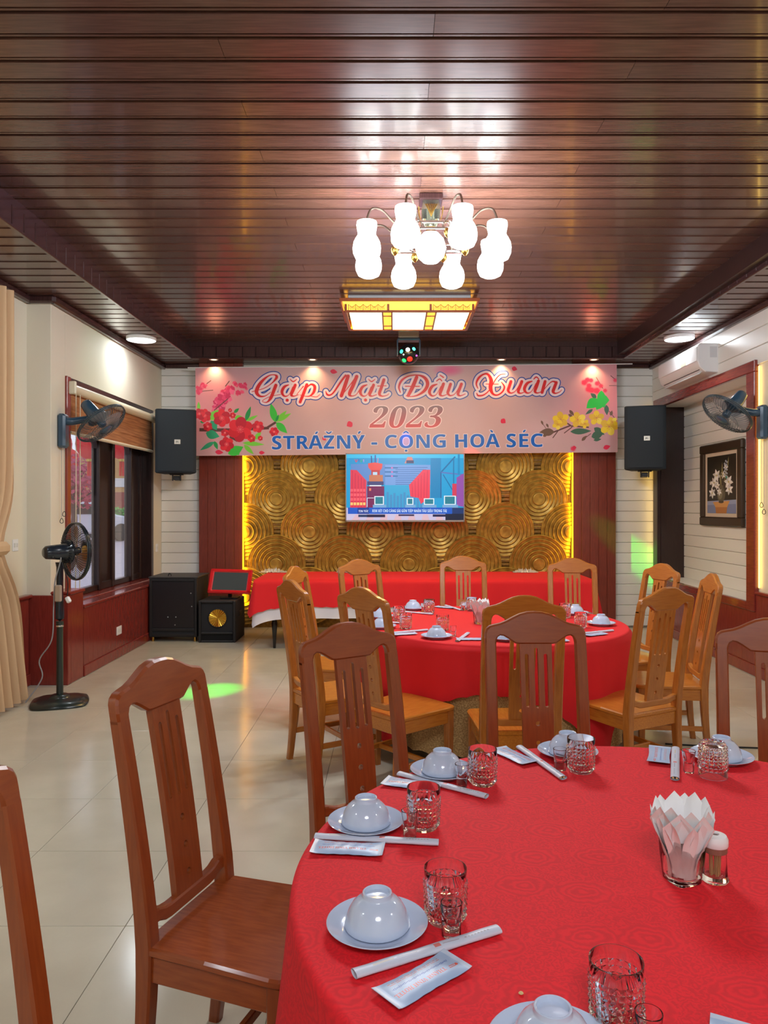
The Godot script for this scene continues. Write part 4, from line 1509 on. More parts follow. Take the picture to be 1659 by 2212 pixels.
	for pass_ in [[15.6, Color8(20, 66, 160)], [11.2, Color8(240, 216, 218)], [0.0, Color8(220, 26, 28)]]:
		for s in paths:
			c.brush(s, pass_[0], pass_[1])
	var serif := font_named("Droid Serif", 700)
	var fx := func(px: float) -> float: return (px - 423.0) / 910.0 * 2048.0
	write(c, serif, "2023", fx.call(795), fx.call(952), 298, 146, Color8(250, 226, 226), null, 0.24, 3.6)
	write(c, serif, "2023", fx.call(795), fx.call(952), 298, 146, Color8(132, 104, 112), Color8(206, 66, 66), 0.24)
	var sans := font_named("Droid Sans", 700)
	write(c, sans, "STRÁŽNÝ - CỘNG HOÀ SÉC", fx.call(585), fx.call(1174), 399, 90, Color8(236, 220, 226), null, 0.0, 3.0)
	write(c, sans, "STRÁŽNÝ - CỘNG HOÀ SÉC", fx.call(585), fx.call(1174), 399, 90, Color8(0, 98, 200))
	return c.tex()


func _screen_texture() -> ImageTexture:
	# a container port under a news ticker
	var c := Canvas.new(1024, 576, Color8(30, 160, 214))
	var k := 1024.0 / 1576.0
	var X := func(x: float) -> float: return (x - 40.0) * k
	var Y := func(y: float) -> float: return (y - 58.0) * k * 1.01
	var R := func(x0: float, y0: float, x1: float, y1: float, col: Color, a := 1.0) -> void: c.rect(X.call(x0), Y.call(y0), X.call(x1), Y.call(y1), col, a)
	var L := func(x0: float, y0: float, x1: float, y1: float, w: float, col: Color, a := 1.0) -> void: c.line(X.call(x0), Y.call(y0), X.call(x1), Y.call(y1), w, col, a)
	R.call(40, 58, 1620, 110, Color8(60, 190, 232))
	R.call(80, 110, 1160, 210, Color8(40, 150, 206))
	R.call(100, 190, 740, 460, Color8(96, 140, 204))
	R.call(560, 200, 1180, 470, Color8(120, 160, 220))
	for i in 9:
		L.call(700, 235 + 28 * i, 1130 - 18 * i, 235 + 28 * i, 5, Color8(70, 110, 176))
	for i in 3:
		for j in 2:
			R.call(555 + 110 * j, 230 + 55 * i, 640 + 90 * j, 248 + 55 * i, Color8(50, 110, 170))
		R.call(640, 230 + 55 * i, 665, 250 + 55 * i, Color8(210, 110, 180))
	R.call(560, 470, 1200, 780, Color8(54, 168, 214))
	for i in 14:
		R.call(580 + 45 * i, 560 + (i * 37) % 60, 610 + 45 * i, 770, Color8(80, 130, 190), 0.6)
	# crane legs on the right
	R.call(1170, 110, 1310, 640, Color8(28, 134, 190))
	L.call(1310, 300, 1500, 90, 12, Color8(22, 110, 166))
	L.call(1310, 300, 1600, 330, 12, Color8(90, 120, 190))
	L.call(1340, 330, 1480, 560, 8, Color8(22, 110, 166))
	L.call(1480, 110, 1480, 600, 10, Color8(26, 120, 176))
	L.call(1310, 300, 1310, 640, 8, Color8(40, 90, 150))
	L.call(1550, 60, 1550, 330, 18, Color8(30, 140, 196))
	c.pts([X.call(1520), Y.call(370), X.call(1620), Y.call(310), X.call(1620), Y.call(760), X.call(1520), Y.call(740)], Color8(150, 80, 170))
	R.call(1462, 450, 1520, 620, Color8(214, 60, 90))
	# red containers in stacks
	c.pts([X.call(95), Y.call(265), X.call(180), Y.call(270), X.call(310), Y.call(410), X.call(310), Y.call(770), X.call(90), Y.call(770)], Color8(228, 60, 84))
	for i in 5:
		L.call(120 + 40 * i, 280 + 30 * i, 120 + 40 * i, 760, 3, Color8(176, 40, 80))
	for i in 5:
		for j in 4:
			R.call(95 + 42 * i, 520 + 60 * j, 128 + 42 * i, 556 + 60 * j, Color8(250, 96, 110) if j < 3 else Color8(252, 206, 120))
	c.pts([X.call(880), Y.call(470), X.call(1070), Y.call(265), X.call(1165), Y.call(265), X.call(1160), Y.call(635), X.call(1040), Y.call(720), X.call(1010), Y.call(640), X.call(900), Y.call(620)], Color8(240, 64, 88))
	for i in 6:
		L.call(920 + 42 * i, 450 - 36 * i, 930 + 38 * i, 640, 3, Color8(196, 40, 74))
	# spreader carrying a container
	L.call(375, 80, 380, 180, 8, Color8(40, 60, 130))
	L.call(428, 70, 428, 180, 10, Color8(60, 70, 150))
	L.call(465, 110, 460, 180, 6, Color8(230, 120, 160))
	c.pts([X.call(330), Y.call(180), X.call(420), Y.call(168), X.call(525), Y.call(185), X.call(520), Y.call(240), X.call(490), Y.call(280), X.call(380), Y.call(285), X.call(335), Y.call(235)], Color8(236, 76, 70))
	R.call(375, 270, 490, 345, Color8(200, 60, 60))
	R.call(395, 295, 455, 335, Color8(190, 220, 240))
	R.call(345, 335, 530, 430, Color8(204, 120, 84))
	R.call(320, 420, 540, 470, Color8(70, 70, 120))
	R.call(350, 470, 510, 484, Color8(250, 250, 250))
	R.call(318, 484, 548, 770, Color8(124, 36, 90))
	for i in 9:
		L.call(340 + 24 * i, 490, 340 + 24 * i, 670, 2, Color8(90, 24, 70))
	R.call(345, 510, 372, 545, Color8(236, 130, 90))
	# lorries
	for q in [[415, 545, 615, 740], [850, 940, 640, 740], [1080, 1220, 645, 740], [1350, 1510, 610, 740]]:
		R.call(q[0], q[2], q[1], q[3], Color8(235, 245, 252))
		R.call(q[0] + 14, q[2] + 12, q[1] - 14, q[3] - 20, Color8(40, 130, 150))
		R.call(q[0] - 20, q[3] - 10, q[1] + 30, 775, Color8(120, 170, 214))
	L.call(320, 640, 410, 640, 5, Color8(240, 240, 250))
	L.call(320, 640, 320, 760, 5, Color8(240, 240, 250))
	c.pts([X.call(820), Y.call(180), X.call(860), Y.call(95), X.call(920), Y.call(95), X.call(950), Y.call(180)], Color8(214, 130, 120))
	R.call(845, 140, 945, 180, Color8(60, 60, 100))
	# road, ticker
	R.call(40, 770, 1620, 945, Color8(206, 196, 226))
	for i in 8:
		c.pts([X.call(100 + 190 * i), Y.call(945), X.call(170 + 180 * i), Y.call(860), X.call(230 + 180 * i), Y.call(860), X.call(210 + 190 * i), Y.call(945)], Color8(236, 180, 180), 0.6)
	R.call(310, 860, 560, 896, Color8(40, 36, 70))
	R.call(740, 858, 950, 880, Color8(50, 40, 80))
	R.call(1200, 858, 1380, 890, Color8(40, 40, 80))
	R.call(1370, 840, 1620, 940, Color8(26, 34, 60))
	R.call(1460, 770, 1620, 850, Color8(30, 56, 110))
	R.call(60, 768, 1460, 852, Color8(30, 92, 200))
	R.call(190, 768, 345, 852, Color8(24, 60, 150))
	R.call(200, 862, 320, 894, Color8(44, 60, 100))
	var sans := font_named("Droid Sans", 700)
	write(c, sans, "TIN TỨC", X.call(203), X.call(338), Y.call(830), 26, Color8(250, 250, 255))
	write(c, sans, "XEM XÉT CHO CẢNG SÀI GÒN TIẾP NHẬN TÀU SIÊU TRỌNG TẢI", X.call(384), X.call(1390), Y.call(830), 34, Color8(235, 245, 255))
	write(c, sans, "V", X.call(150), X.call(195), Y.call(165), 34, Color8(230, 60, 90))
	write(c, sans, "T", X.call(195), X.call(225), Y.call(165), 34, Color8(60, 90, 190))
	write(c, sans, "V", X.call(218), X.call(262), Y.call(165), 34, Color8(60, 170, 120))
	write(c, sans, "1", X.call(255), X.call(285), Y.call(165), 34, Color8(190, 140, 220))
	return c.tex()


func _painting_texture() -> ImageTexture:
	# still life: white lilies in a dark vase on a draped table
	var c := Canvas.new(440, 560, Color8(34, 30, 24))
	c.soft(220, 260, 240, 260, Color8(74, 64, 46), 0.8)
	c.rect(0, 440, 440, 560, Color8(120, 132, 168))
	c.pts([0, 440, 440, 430, 440, 470, 0, 480], Color8(150, 160, 190))
	c.pts([90, 450, 350, 440, 310, 500, 300, 560, 140, 560, 130, 500], Color8(206, 150, 84))
	c.pts([130, 500, 310, 500, 300, 560, 140, 560], Color8(176, 116, 60))
	c.blob(220, 380, 62, 74, 0, Color8(92, 86, 66))
	c.blob(205, 370, 36, 54, 0, Color8(140, 132, 104), 0.7)
	c.rect(190, 290, 250, 330, Color8(100, 92, 70))
	c.blob(220, 450, 40, 12, 0, Color8(70, 60, 44))
	for q in [[150, 190, 66], [110, 260, 60], [80, 360, 58], [160, 290, 44], [330, 260, 70], [340, 330, 60], [250, 190, 40], [290, 120, 38], [190, 350, 40], [60, 260, 26]]:
		for k in 6:
			var an: float = TAU * k / 6 + q[0]
			c.leaf(q[0], q[1], q[0] + cos(an) * q[2], q[1] + sin(an) * q[2], q[2] * 0.5, [Color8(226, 222, 212), Color8(200, 196, 190), Color8(240, 238, 232)][k % 3])
		c.blob(q[0], q[1], q[2] * 0.16, q[2] * 0.16, 0, Color8(196, 180, 110))
	for q in [[235, 230, 235, 60, 16], [320, 120, 330, 20, 14], [220, 300, 200, 150, 18], [270, 260, 300, 130, 14]]:
		c.leaf(q[0], q[1], q[2], q[3], q[4], Color8(150, 140, 90))
	for k in 14:
		c.blob(290 + 20 * sin(k * 2.1), 60 + 12 * k, 12, 10, 0, Color8(176, 184, 196), 0.9)
	c.blob(300, 215, 14, 12, 0, Color8(70, 150, 130))
	return c.tex()


func _packet_texture() -> ImageTexture:
	var c := Canvas.new(512, 200, Color8(164, 186, 218))
	c.soft(256, 100, 300, 120, Color8(184, 204, 232), 0.8)
	c.rect(0, 0, 26, 200, Color8(196, 206, 226))
	c.rect(486, 0, 512, 200, Color8(196, 206, 226))
	var serif := font_named("Droid Serif", 700)
	write(c, serif, "THANH VINH HOTEL", 120, 468, 84, 36, Color8(226, 84, 66))
	c.rect(52, 58, 100, 64, Color8(226, 84, 66), 0.8)
	c.rect(56, 70, 96, 76, Color8(226, 84, 66), 0.8)
	c.blob(46, 68, 9, 9, 0, Color8(226, 84, 66))
	# a handwritten blue line and small red print, too fine to read
	var r := RandomNumberGenerator.new()
	r.seed = 3
	var pth := []
	for k in 200:
		pth.append(Vector3(66 + 1.9 * k + 4.0 * cos(k * 1.3), 118 + (5.0 + 3.0 * sin(k * 0.37)) * sin(k * 1.3), 1.6))
	c.brush(spline(pth, 2), 0.3, Color8(70, 96, 176))
	for row in 2:
		var x := 90.0
		while x < 430:
			var w := 12 + r.randf() * 26
			c.rect(x, 148 + 13 * row, x + w, 153 + 13 * row, Color8(222, 110, 96), 0.75)
			x += w + 7
	return c.tex()


func _sleeve_texture() -> ImageTexture:
	var c := Canvas.new(512, 64, Color8(204, 208, 224))
	c.rect(60, 24, 130, 34, Color8(196, 180, 150), 0.7)
	c.rect(140, 26, 210, 32, Color8(150, 150, 160), 0.6)
	c.rect(270, 18, 292, 42, Color8(226, 96, 84), 0.8)
	c.rect(300, 24, 360, 30, Color8(160, 140, 150), 0.6)
	for k in 8:
		c.rect(380 + 12 * k, 22, 387 + 12 * k, 30, Color8(150, 140, 140), 0.6)
	return c.tex()


func _cloth_texture() -> ImageTexture:
	# woven tone-on-tone roses: rings that wander round scattered centres
	var n := 512
	var im := Image.create(n, n, false, Image.FORMAT_L8)
	var nz := FastNoiseLite.new()
	nz.seed = 5
	nz.frequency = 0.03
	var cs := []
	for i in 4:
		for j in 4:
			cs.append(Vector2(64 + 128 * i + rng.randf_range(-26, 26) + (64 if j % 2 else 0), 64 + 128 * j + rng.randf_range(-26, 26)))
	for y in n:
		for x in n:
			var best := 1e9
			for c in cs:
				var dx := absf(x - c.x)
				var dy := absf(y - c.y)
				dx = minf(dx, absf(n - dx))
				dy = minf(dy, n - dy)
				best = minf(best, dx * dx + dy * dy * 1.7)
			best = sqrt(best)
			var w := nz.get_noise_2d(x, y)
			var v := sin(best * 0.42 + w * 5.0) if best < 50 else sin((x + y * 0.6) * 0.22 + w * 16.0)
			var b := 0.955 + 0.045 * v
			im.set_pixel(x, y, Color(b, b, b))
	return ImageTexture.create_from_image(im)


func _banner_and_tv() -> void:
	var b := thing("banner", "wide pink printed banner with red script, a year and blue capitals between painted blossoms", "banner", P(0.16, 2.727, 9.33))
	b.rotation.z = 0.0088
	var bm := mat(Color.WHITE, 0.42)
	bm.albedo_texture = _banner_texture()
	var g := []
	for i in 21:
		var row := []
		for j in 105:
			var u := j / 104.0
			var v := i / 20.0
			var sag := 0.006 * sin(u * 19.0 + v * 2.0) + 0.004 * sin(u * 43.0 - v * 5.0) + 0.003 * sin(u * 8.0 + v * 9.0)
			row.append(Vector3((u - 0.5) * 5.21, (0.5 - v) * 1.0875, sag))
		g.append(row)
	var st := S()
	grid(st, g, false, Vector3.BACK)
	obj("printed_sheet", st, bm, b)
	st = S()
	tube(st, [Vector3(-2.7, 0.548, -0.006), Vector3(2.8, 0.548, -0.006)], 0.007, 8)
	obj("hanging_rod", st, M.plastic_white, b)
	# television
	var t := thing("television", "wide flat television on the relief wall showing a container port with a news ticker", "television", P(0.142, 1.767, 9.285))
	st = S()
	box(st, Vector3.ZERO, Vector3(1.46, 0.84, 0.05), 0.006)
	obj("housing", st, M.black, t)
	st = S()
	var z := 0.027
	for s in [-1.0, 1.0]:
		box(st, Vector3(s * 0.725, 0.0, z), Vector3(0.012, 0.84, 0.008), 0.002)
	box(st, Vector3(0, 0.415, z), Vector3(1.46, 0.012, 0.008), 0.002)
	box(st, Vector3(0, -0.41, z), Vector3(1.46, 0.022, 0.008), 0.002)
	obj("bezel", st, M.plastic_grey, t)
	var sm := mat(Color.BLACK, 0.2)
	sm.emission_enabled = true
	sm.emission = Color.WHITE
	sm.emission_operator = BaseMaterial3D.EMISSION_OP_MULTIPLY
	sm.emission_texture = _screen_texture()
	sm.emission_energy_multiplier = 0.95
	st = S()
	quad_uv(st, Vector3(-0.72, 0.41, z), Vector3(0.72, 0.41, z), Vector3(0.72, -0.4, z), Vector3(-0.72, -0.4, z), Vector3.BACK)
	obj("screen_light", st, sm, t)
	area(t, Vector3(0, 0, 0.034), Vector3(0, 0, 1), Vector2(1.4, 0.78), Color(0.6, 0.75, 1.0), 0.12)
	st = S()
	box(st, Vector3(0, 0, -0.09), Vector3(0.5, 0.4, 0.13), 0.01)
	obj("wall_bracket", st, M.black, t)


# ---------------------------------------------------------------- chairs
func _splat() -> SurfaceTool:
	# tapering back splat with three slots and three round holes
	var st := S()
	var y0 := 0.485
	var y1 := 0.985
	var hw := func(y: float) -> float: return lerpf(0.060, 0.064, (y - y0) / (y1 - y0))
	var lines := [-0.038, 0.0, 0.038]
	var slots := {-0.038: [[0.745, 0.935, 0.0075]], 0.0: [[0.53, 0.53, 0.0095], [0.603, 0.603, 0.0095], [0.676, 0.676, 0.0095], [0.742, 0.958, 0.0075]], 0.038: [[0.745, 0.935, 0.0075]]}
	var t := 0.0095
	for k in 4:
		var lp := PackedVector2Array()
		# up the right-hand edge
		if k == 3:
			for i in 7:
				var y := lerpf(y0, y1, i / 6.0)
				lp.append(Vector2(hw.call(y), y))
		else:
			var x: float = lines[k]
			lp.append(Vector2(x, y0))
			for f in slots[x]:
				for i in 5:
					var a: float = -PI / 2 - PI / 2 * i / 4
					lp.append(Vector2(x + f[2] * cos(a), f[0] + f[2] * sin(a)))
				for i in 5:
					var a: float = PI - PI / 2 * i / 4
					lp.append(Vector2(x + f[2] * cos(a), f[1] + f[2] * sin(a)))
			lp.append(Vector2(x, y1))
		if k == 0:
			for i in 7:
				var y := lerpf(y1, y0, i / 6.0)
				lp.append(Vector2(-hw.call(y), y))
		else:
			var x: float = lines[k - 1]
			lp.append(Vector2(x, y1))
			var rev: Array = slots[x].duplicate()
			rev.reverse()
			for f in rev:
				for i in 5:
					var a: float = PI / 2 - PI / 2 * i / 4
					lp.append(Vector2(x + f[2] * cos(a), f[1] + f[2] * sin(a)))
				for i in 5:
					var a: float = -PI / 2 * i / 4
					lp.append(Vector2(x + f[2] * cos(a), f[0] + f[2] * sin(a)))
			lp.append(Vector2(x, y0))
		var clean := PackedVector2Array()
		for p in lp:
			if clean.is_empty() or clean[clean.size() - 1].distance_to(p) > 1e-5:
				clean.append(p)
		cap(st, clean, -t, -1, Transform3D())
		cap(st, clean, t, 1, Transform3D())
	for x in slots:
		for f in slots[x]:
			var lp := PackedVector2Array()
			for i in 9:
				var a: float = PI * i / 8
				lp.append(Vector2(x + f[2] * cos(a), f[1] + f[2] * sin(a)))
			for i in 9:
				var a: float = PI + PI * i / 8
				lp.append(Vector2(x + f[2] * cos(a), f[0] + f[2] * sin(a)))
			var clean := PackedVector2Array()
			for p in lp:
				if clean.is_empty() or clean[clean.size() - 1].distance_to(p) > 1e-5:
					clean.append(p)
			walls(st, clean, -t, t, Transform3D(), true)
	var edge := PackedVector2Array()
	for i in 7:
		var y := lerpf(y0, y1, i / 6.0)
		edge.append(Vector2(hw.call(y), y))
	for i in 7:
		var y := lerpf(y1, y0, i / 6.0)
		edge.append(Vector2(-hw.call(y), y))
	walls(st, edge, -t, t, Transform3D())
	return st


func _chair(called: String, main: Material, flat: Material, across: Material) -> Node3D:
	# local axes: x across, y up, +z the way the sitter faces; the origin below the rear of the seat
	var o := thing(called, "", "chair")
	leaning = true
	# rear legs run up into the back posts
	for s in [-1.0, 1.0]:
		var rings := []
		for i in 15:
			var y := 0.985 * i / 14.0
			var wx := lerpf(0.017, 0.022, clampf(y / 0.42, 0, 1))
			var wz := lerpf(0.017, 0.024, clampf(y / 0.42, 0, 1)) if y < 0.43 else lerpf(0.024, 0.0165, (y - 0.43) / 0.55)
			rings.append(rect_ring(Vector3(s * 0.1805, y, 0), wx, wz, 0.005))
		var st := S()
		loft(st, rings)
		obj("back_post", st, main, o)
	# crest rail: a camel-back outline over two rounded openings
	var half := [Vector2(0, 1.107), Vector2(0.03, 1.1055), Vector2(0.06, 1.098), Vector2(0.088, 1.085), Vector2(0.115, 1.071), Vector2(0.14, 1.061), Vector2(0.165, 1.0555), Vector2(0.182, 1.051), Vector2(0.195, 1.041), Vector2(0.2015, 1.026), Vector2(0.2025, 1.005), Vector2(0.2025, 0.978), Vector2(0.1585, 0.978), Vector2(0.157, 0.995), Vector2(0.151, 1.008), Vector2(0.141, 1.014), Vector2(0.128, 1.012), Vector2(0.112, 1.003), Vector2(0.094, 0.991), Vector2(0.082, 0.983), Vector2(0.066, 0.981)]
	var lp := PackedVector2Array()
	for p in half:
		lp.append(p)
	for i in range(half.size() - 1, 0, -1):
		lp.append(Vector2(-half[i].x, half[i].y))
	lp.reverse()
	var st := S()
	prism(st, lp, -0.0165, 0.0165, 0.006)
	obj("crest_rail", st, across, o)
	obj("splat", _splat(), main, o)
	# lower rail, scrolled at both ends
	var q := [Vector2(-0.165, 0.468), Vector2(-0.14, 0.466), Vector2(-0.115, 0.456), Vector2(-0.09, 0.453), Vector2(0.09, 0.453), Vector2(0.115, 0.456), Vector2(0.14, 0.466), Vector2(0.165, 0.468), Vector2(0.165, 0.502), Vector2(0.14, 0.499), Vector2(0.115, 0.49), Vector2(0.09, 0.487), Vector2(-0.09, 0.487), Vector2(-0.115, 0.49), Vector2(-0.14, 0.499), Vector2(-0.165, 0.502)]
	st = S()
	prism(st, PackedVector2Array(q), -0.014, 0.014, 0.004)
	obj("lower_rail", st, across, o)
	leaning = false
	# seat, a little wider in front
	var se := PackedVector2Array([Vector2(-0.2, -0.018), Vector2(0.2, -0.018), Vector2(0.207, 0.18), Vector2(0.216, 0.36), Vector2(0.214, 0.385), Vector2(0.203, 0.402), Vector2(0.185, 0.41), Vector2(0.09, 0.416), Vector2(0, 0.418), Vector2(-0.09, 0.416), Vector2(-0.185, 0.41), Vector2(-0.203, 0.402), Vector2(-0.214, 0.385), Vector2(-0.216, 0.36), Vector2(-0.207, 0.18)])
	var lay := Transform3D(Basis(Vector3(1, 0, 0), Vector3(0, 0, 1), Vector3(0, -1, 0)), Vector3(0, 0.43, 0))
	st = S()
	prism(st, se, 0.0, 0.024, 0.006, lay)
	obj("seat", st, flat, o)
	# aprons
	st = S()
	box(st, Vector3(0, 0.372, 0.378), Vector3(0.35, 0.068, 0.02), 0.003)
	obj("apron", st, flat, o)
	st = S()
	box(st, Vector3(0, 0.372, -0.002), Vector3(0.325, 0.068, 0.02), 0.003)
	obj("apron", st, flat, o)
	for s in [-1.0, 1.0]:
		st = S()
		box(st, Vector3(s * 0.186, 0.372, 0.19), Vector3(0.02, 0.068, 0.35), 0.003, Basis(Vector3.UP, s * 0.025))
		obj("apron", st, flat, o)
		var rings := []
		for i in 6:
			var y := 0.406 * i / 5.0
			var k := lerpf(0.0155, 0.0215, clampf(y / 0.3, 0, 1))
			rings.append(rect_ring(Vector3(s * 0.188, y, 0.372), k, k, 0.004))
		st = S()
		loft(st, rings)
		obj("leg", st, main, o)
		st = S()
		box(st, Vector3(s * 0.184, 0.165, 0.183), Vector3(0.018, 0.03, 0.36), 0.003)
		obj("stretcher", st, flat, o)
	st = S()
	box(st, Vector3(0, 0.165, 0.19), Vector3(0.36, 0.028, 0.018), 0.003)
	obj("stretcher", st, flat, o)
	return o


func _chairs() -> void:
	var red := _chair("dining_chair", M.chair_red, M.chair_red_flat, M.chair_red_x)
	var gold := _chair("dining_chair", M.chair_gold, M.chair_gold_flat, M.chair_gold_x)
	# x, d of the rear of the seat; the way it faces in x and d
	var front := [
		[-0.562, 2.075, 0.945, -0.325, "reddish chair standing clear left of the front table, whole seat in view"],
		[-0.11, 2.68, 0.57, -0.82, "reddish-brown chair tucked in at the upper left of the front table"],
		[0.57, 2.95, 0.0, -1.0, "brown chair square on at the far side of the front table"],
		[1.41, 2.77, -0.3, -0.95, "brown chair cut off by the right edge, far right of front table"],
		[-0.69, 1.197, 0.95, -0.31, "brown chair cut off by the lower left corner of the picture"]]
	var far := [
		[-0.61, 5.38, 0.96, -0.26, "golden chair left of the far table, half hidden behind the nearer chair beside it"],
		[-0.51, 4.45, 0.85, 0.53, "golden-brown chair left of the far table, back turned, in front of another"],
		[-0.095, 4.06, 0.73, 0.68, "golden chair at the near left of the far table, bright seat turned to the cloth"],
		[0.625, 3.72, -0.03, 1.0, "golden chair with its back to the camera at the near side of the far table"],
		[1.405, 4.09, -0.47, 0.88, "golden chair at the near right of the far table, back turned, bright seat showing"],
		[1.93, 4.82, -0.99, 0.12, "orange-brown chair right of the far table seen edge-on below the painting"],
		[1.92, 5.63, -0.95, -0.31, "golden chair far right of the far table, before the white boards lit green"],
		[1.475, 6.18, -0.1, -1.0, "golden chair behind the far table on the right, facing the camera"],
		[0.6, 6.42, 0.0, -1.0, "golden chair behind the middle of the far table, facing the camera"],
		[-0.22, 6.03, 0.59, -0.81, "golden chair behind the far table on the left, turned towards its middle"]]
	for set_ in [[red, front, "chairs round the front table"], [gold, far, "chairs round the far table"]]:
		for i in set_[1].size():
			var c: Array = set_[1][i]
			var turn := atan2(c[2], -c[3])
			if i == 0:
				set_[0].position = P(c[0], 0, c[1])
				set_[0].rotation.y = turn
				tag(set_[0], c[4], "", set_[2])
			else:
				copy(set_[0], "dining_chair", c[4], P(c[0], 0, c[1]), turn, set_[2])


# ---------------------------------------------------------------- tables and cloths
func _drape(st: SurfaceTool, R: float, top: float, hem: Callable, flare: float, folds: Callable, rings := 22, seg := 180, sheet := 0.004) -> void:
	# a cloth over a round table: flat top, rounded edge, hanging side down to hem(angle)
	var g := []
	for i in 8:
		var row := []
		for j in seg:
			var a := TAU * j / seg
			var r := (R - 0.012) * (i + 0.001) / 7.001
			row.append(Vector3(r * cos(a), top, r * sin(a)))
		g.append(row)
	for k in 4:
		var row := []
		for j in seg:
			var a := TAU * j / seg
			var t := PI / 2 * (k + 1) / 4
			var r := R - 0.012 + 0.016 * sin(t)
			row.append(Vector3(r * cos(a), top - 0.016 * (1 - cos(t)), r * sin(a)))
		g.append(row)
	for i in rings:
		var row := []
		for j in seg:
			var a := TAU * j / seg
			var h: float = hem.call(a)
			var t := (i + 1.0) / rings
			var y := lerpf(top - 0.016, h, t)
			var drop := top - y
			var r: float = R + 0.004 + flare * drop + folds.call(a, drop)
			row.append(Vector3(r * cos(a), y, r * sin(a)))
		g.append(row)
	grid(st, g, true, Vector3.ZERO)
	# hem edge turned under
	var e := []
	e.append(g[g.size() - 1])
	var inner := []
	for v in g[g.size() - 1]:
		inner.append(v + Vector3(-v.x, 0, -v.z).normalized() * sheet)
	e.append(inner)
	grid(st, e, true, Vector3.DOWN)


func _round_table(label: String, x: float, d: float) -> Node3D:
	var t := thing("round_table", label, "table", P(x, 0, d))
	var st := S()
	lathe(st, [Vector2(0, 0.715), Vector2(0.83, 0.715), Vector2(0.845, 0.72), Vector2(0.845, 0.738), Vector2(0.838, 0.742), Vector2(0, 0.742)], 64)
	obj("tabletop", st, M.dark_wood, t)
	for k in 4:
		var a := PI / 4 + PI / 2 * k
		st = S()
		tube(st, [Vector3(cos(a) * 0.42, 0.715, sin(a) * 0.42), Vector3(cos(a) * 0.5, 0.0, sin(a) * 0.5)], 0.02, 10)
		obj("leg", st, M.black, t)
	return t


func _furniture() -> void:
	_round_table("round table under the red cloth in the foreground", 0.65, 1.61)
	_round_table("round table under the red and gold cloths in the middle of the room", 0.69, 5.1)
	var st := S()
	var folds := func(a: float, drop: float) -> float: return 0.055 * drop * (sin(a * 11.0 + 0.6) + 0.5 * sin(a * 17.0 + 2.0))
	_drape(st, 0.86, 0.75, func(a): return 0.16 + 0.01 * sin(a * 11.0), 0.05, folds, 24, 220)
	var fm: StandardMaterial3D = M.cloth.duplicate()
	triplanar(fm, _cloth_texture(), Vector3(1.55, 1.55, 1.55))
	fm.heightmap_enabled = true
	fm.heightmap_texture = fm.albedo_texture
	fm.heightmap_scale = 0.025
	var cl := obj("tablecloth", st, fm, self, P(0.65, 0, 1.61))
	tag(cl, "bright red tablecloth with woven roses over the front round table", "tablecloth")
	# far table: a square red cloth over a round golden one
	st = S()
	_drape(st, 0.84, 0.745, func(a): return 0.09 + 0.012 * absf(sin(a * 26.0)), 0.0, func(a, drop): return 0.03 * drop * (sin(a * 12.0) + 0.4 * sin(a * 19.0 + 1.0)) * smoothstep(0.2, 0.6, drop), 16, 240)
	tag(obj("tablecloth", st, M.lace, self, P(0.69, 0, 5.1)), "golden damask undercloth with scalloped hem under the red cloth of the far table", "tablecloth")
	st = S()
	var hem := func(a: float) -> float:
		var q := fposmod(a - 1.73 + PI / 4, PI / 2) - PI / 4
		return maxf(0.12, 0.75 - (1.14 / cos(q) - 0.86)) + 0.008 * absf(sin(a * 30.0))
	_drape(st, 0.864, 0.75, hem, 0.06, func(a, drop): return 0.012 + 0.045 * drop * (sin(a * 13.0 + 0.8) + 0.6 * sin(a * 4.0 + 2.2)), 20, 300)
	tag(obj("tablecloth", st, M.cloth_far, self, P(0.69, 0, 5.1)), "square red tablecloth with scalloped hem over the far round table", "tablecloth")
	_long_table()


func _long_cloth(x0: float, x1: float, d0: float, d1: float, top: float, low: float, scallop: float, flare: float) -> SurfaceTool:
	var loop := []
	var n := 240
	var w := x1 - x0
	var dd := d1 - d0
	var per := 2 * (w + dd)
	for k in n:
		var s := per * k / n
		var p := Vector2(x0 + s, d0)
		var nn := Vector2(0, -1)
		if s > w:
			p = Vector2(x1, d0 + s - w)
			nn = Vector2(1, 0)
		if s > w + dd:
			p = Vector2(x1 - (s - w - dd), d1)
			nn = Vector2(0, 1)
		if s > 2 * w + dd:
			p = Vector2(x0, d1 - (s - 2 * w - dd))
			nn = Vector2(-1, 0)
		# corners hang fuller
		var c := minf(absf(p.x - x0), absf(p.x - x1))
		var e := minf(absf(p.y - d0), absf(p.y - d1))
		var near := exp(-(c + e) / 0.12)
		var outw := (p - Vector2((x0 + x1) / 2, (d0 + d1) / 2))
		nn = (nn + Vector2(signf(outw.x), signf(outw.y)) * near * 0.7).normalized()
		loop.append([p, nn, near, s])
	var g := []
	var ctr := Vector2((x0 + x1) / 2, (d0 + d1) / 2)
	for i in 4:
		var row := []
		for l in loop:
			var p: Vector2 = ctr.lerp(l[0] - l[1] * 0.01, (i + 0.001) / 3.0)
			row.append(P(p.x, top, p.y))
		g.append(row)
	for i in 14:
		var row := []
		for l in loop:
			var t := (i + 1) / 14.0
			var hemy: float = low + scallop * absf(sin(l[3] * 26.0)) - 0.1 * l[2]
			var y := lerpf(top - 0.012, hemy, t)
			var drop := top - y
			var f: float = flare * drop * (1.0 + 1.6 * l[2]) + 0.03 * drop * sin(l[3] * 9.0) + 0.025 * drop * sin(l[3] * 23.0)
			var p: Vector2 = l[0] + l[1] * maxf(0.0, 0.004 + f)
			row.append(P(p.x, y, p.y))
		g.append(row)
	var st := S()
	grid(st, g, true)
	return st


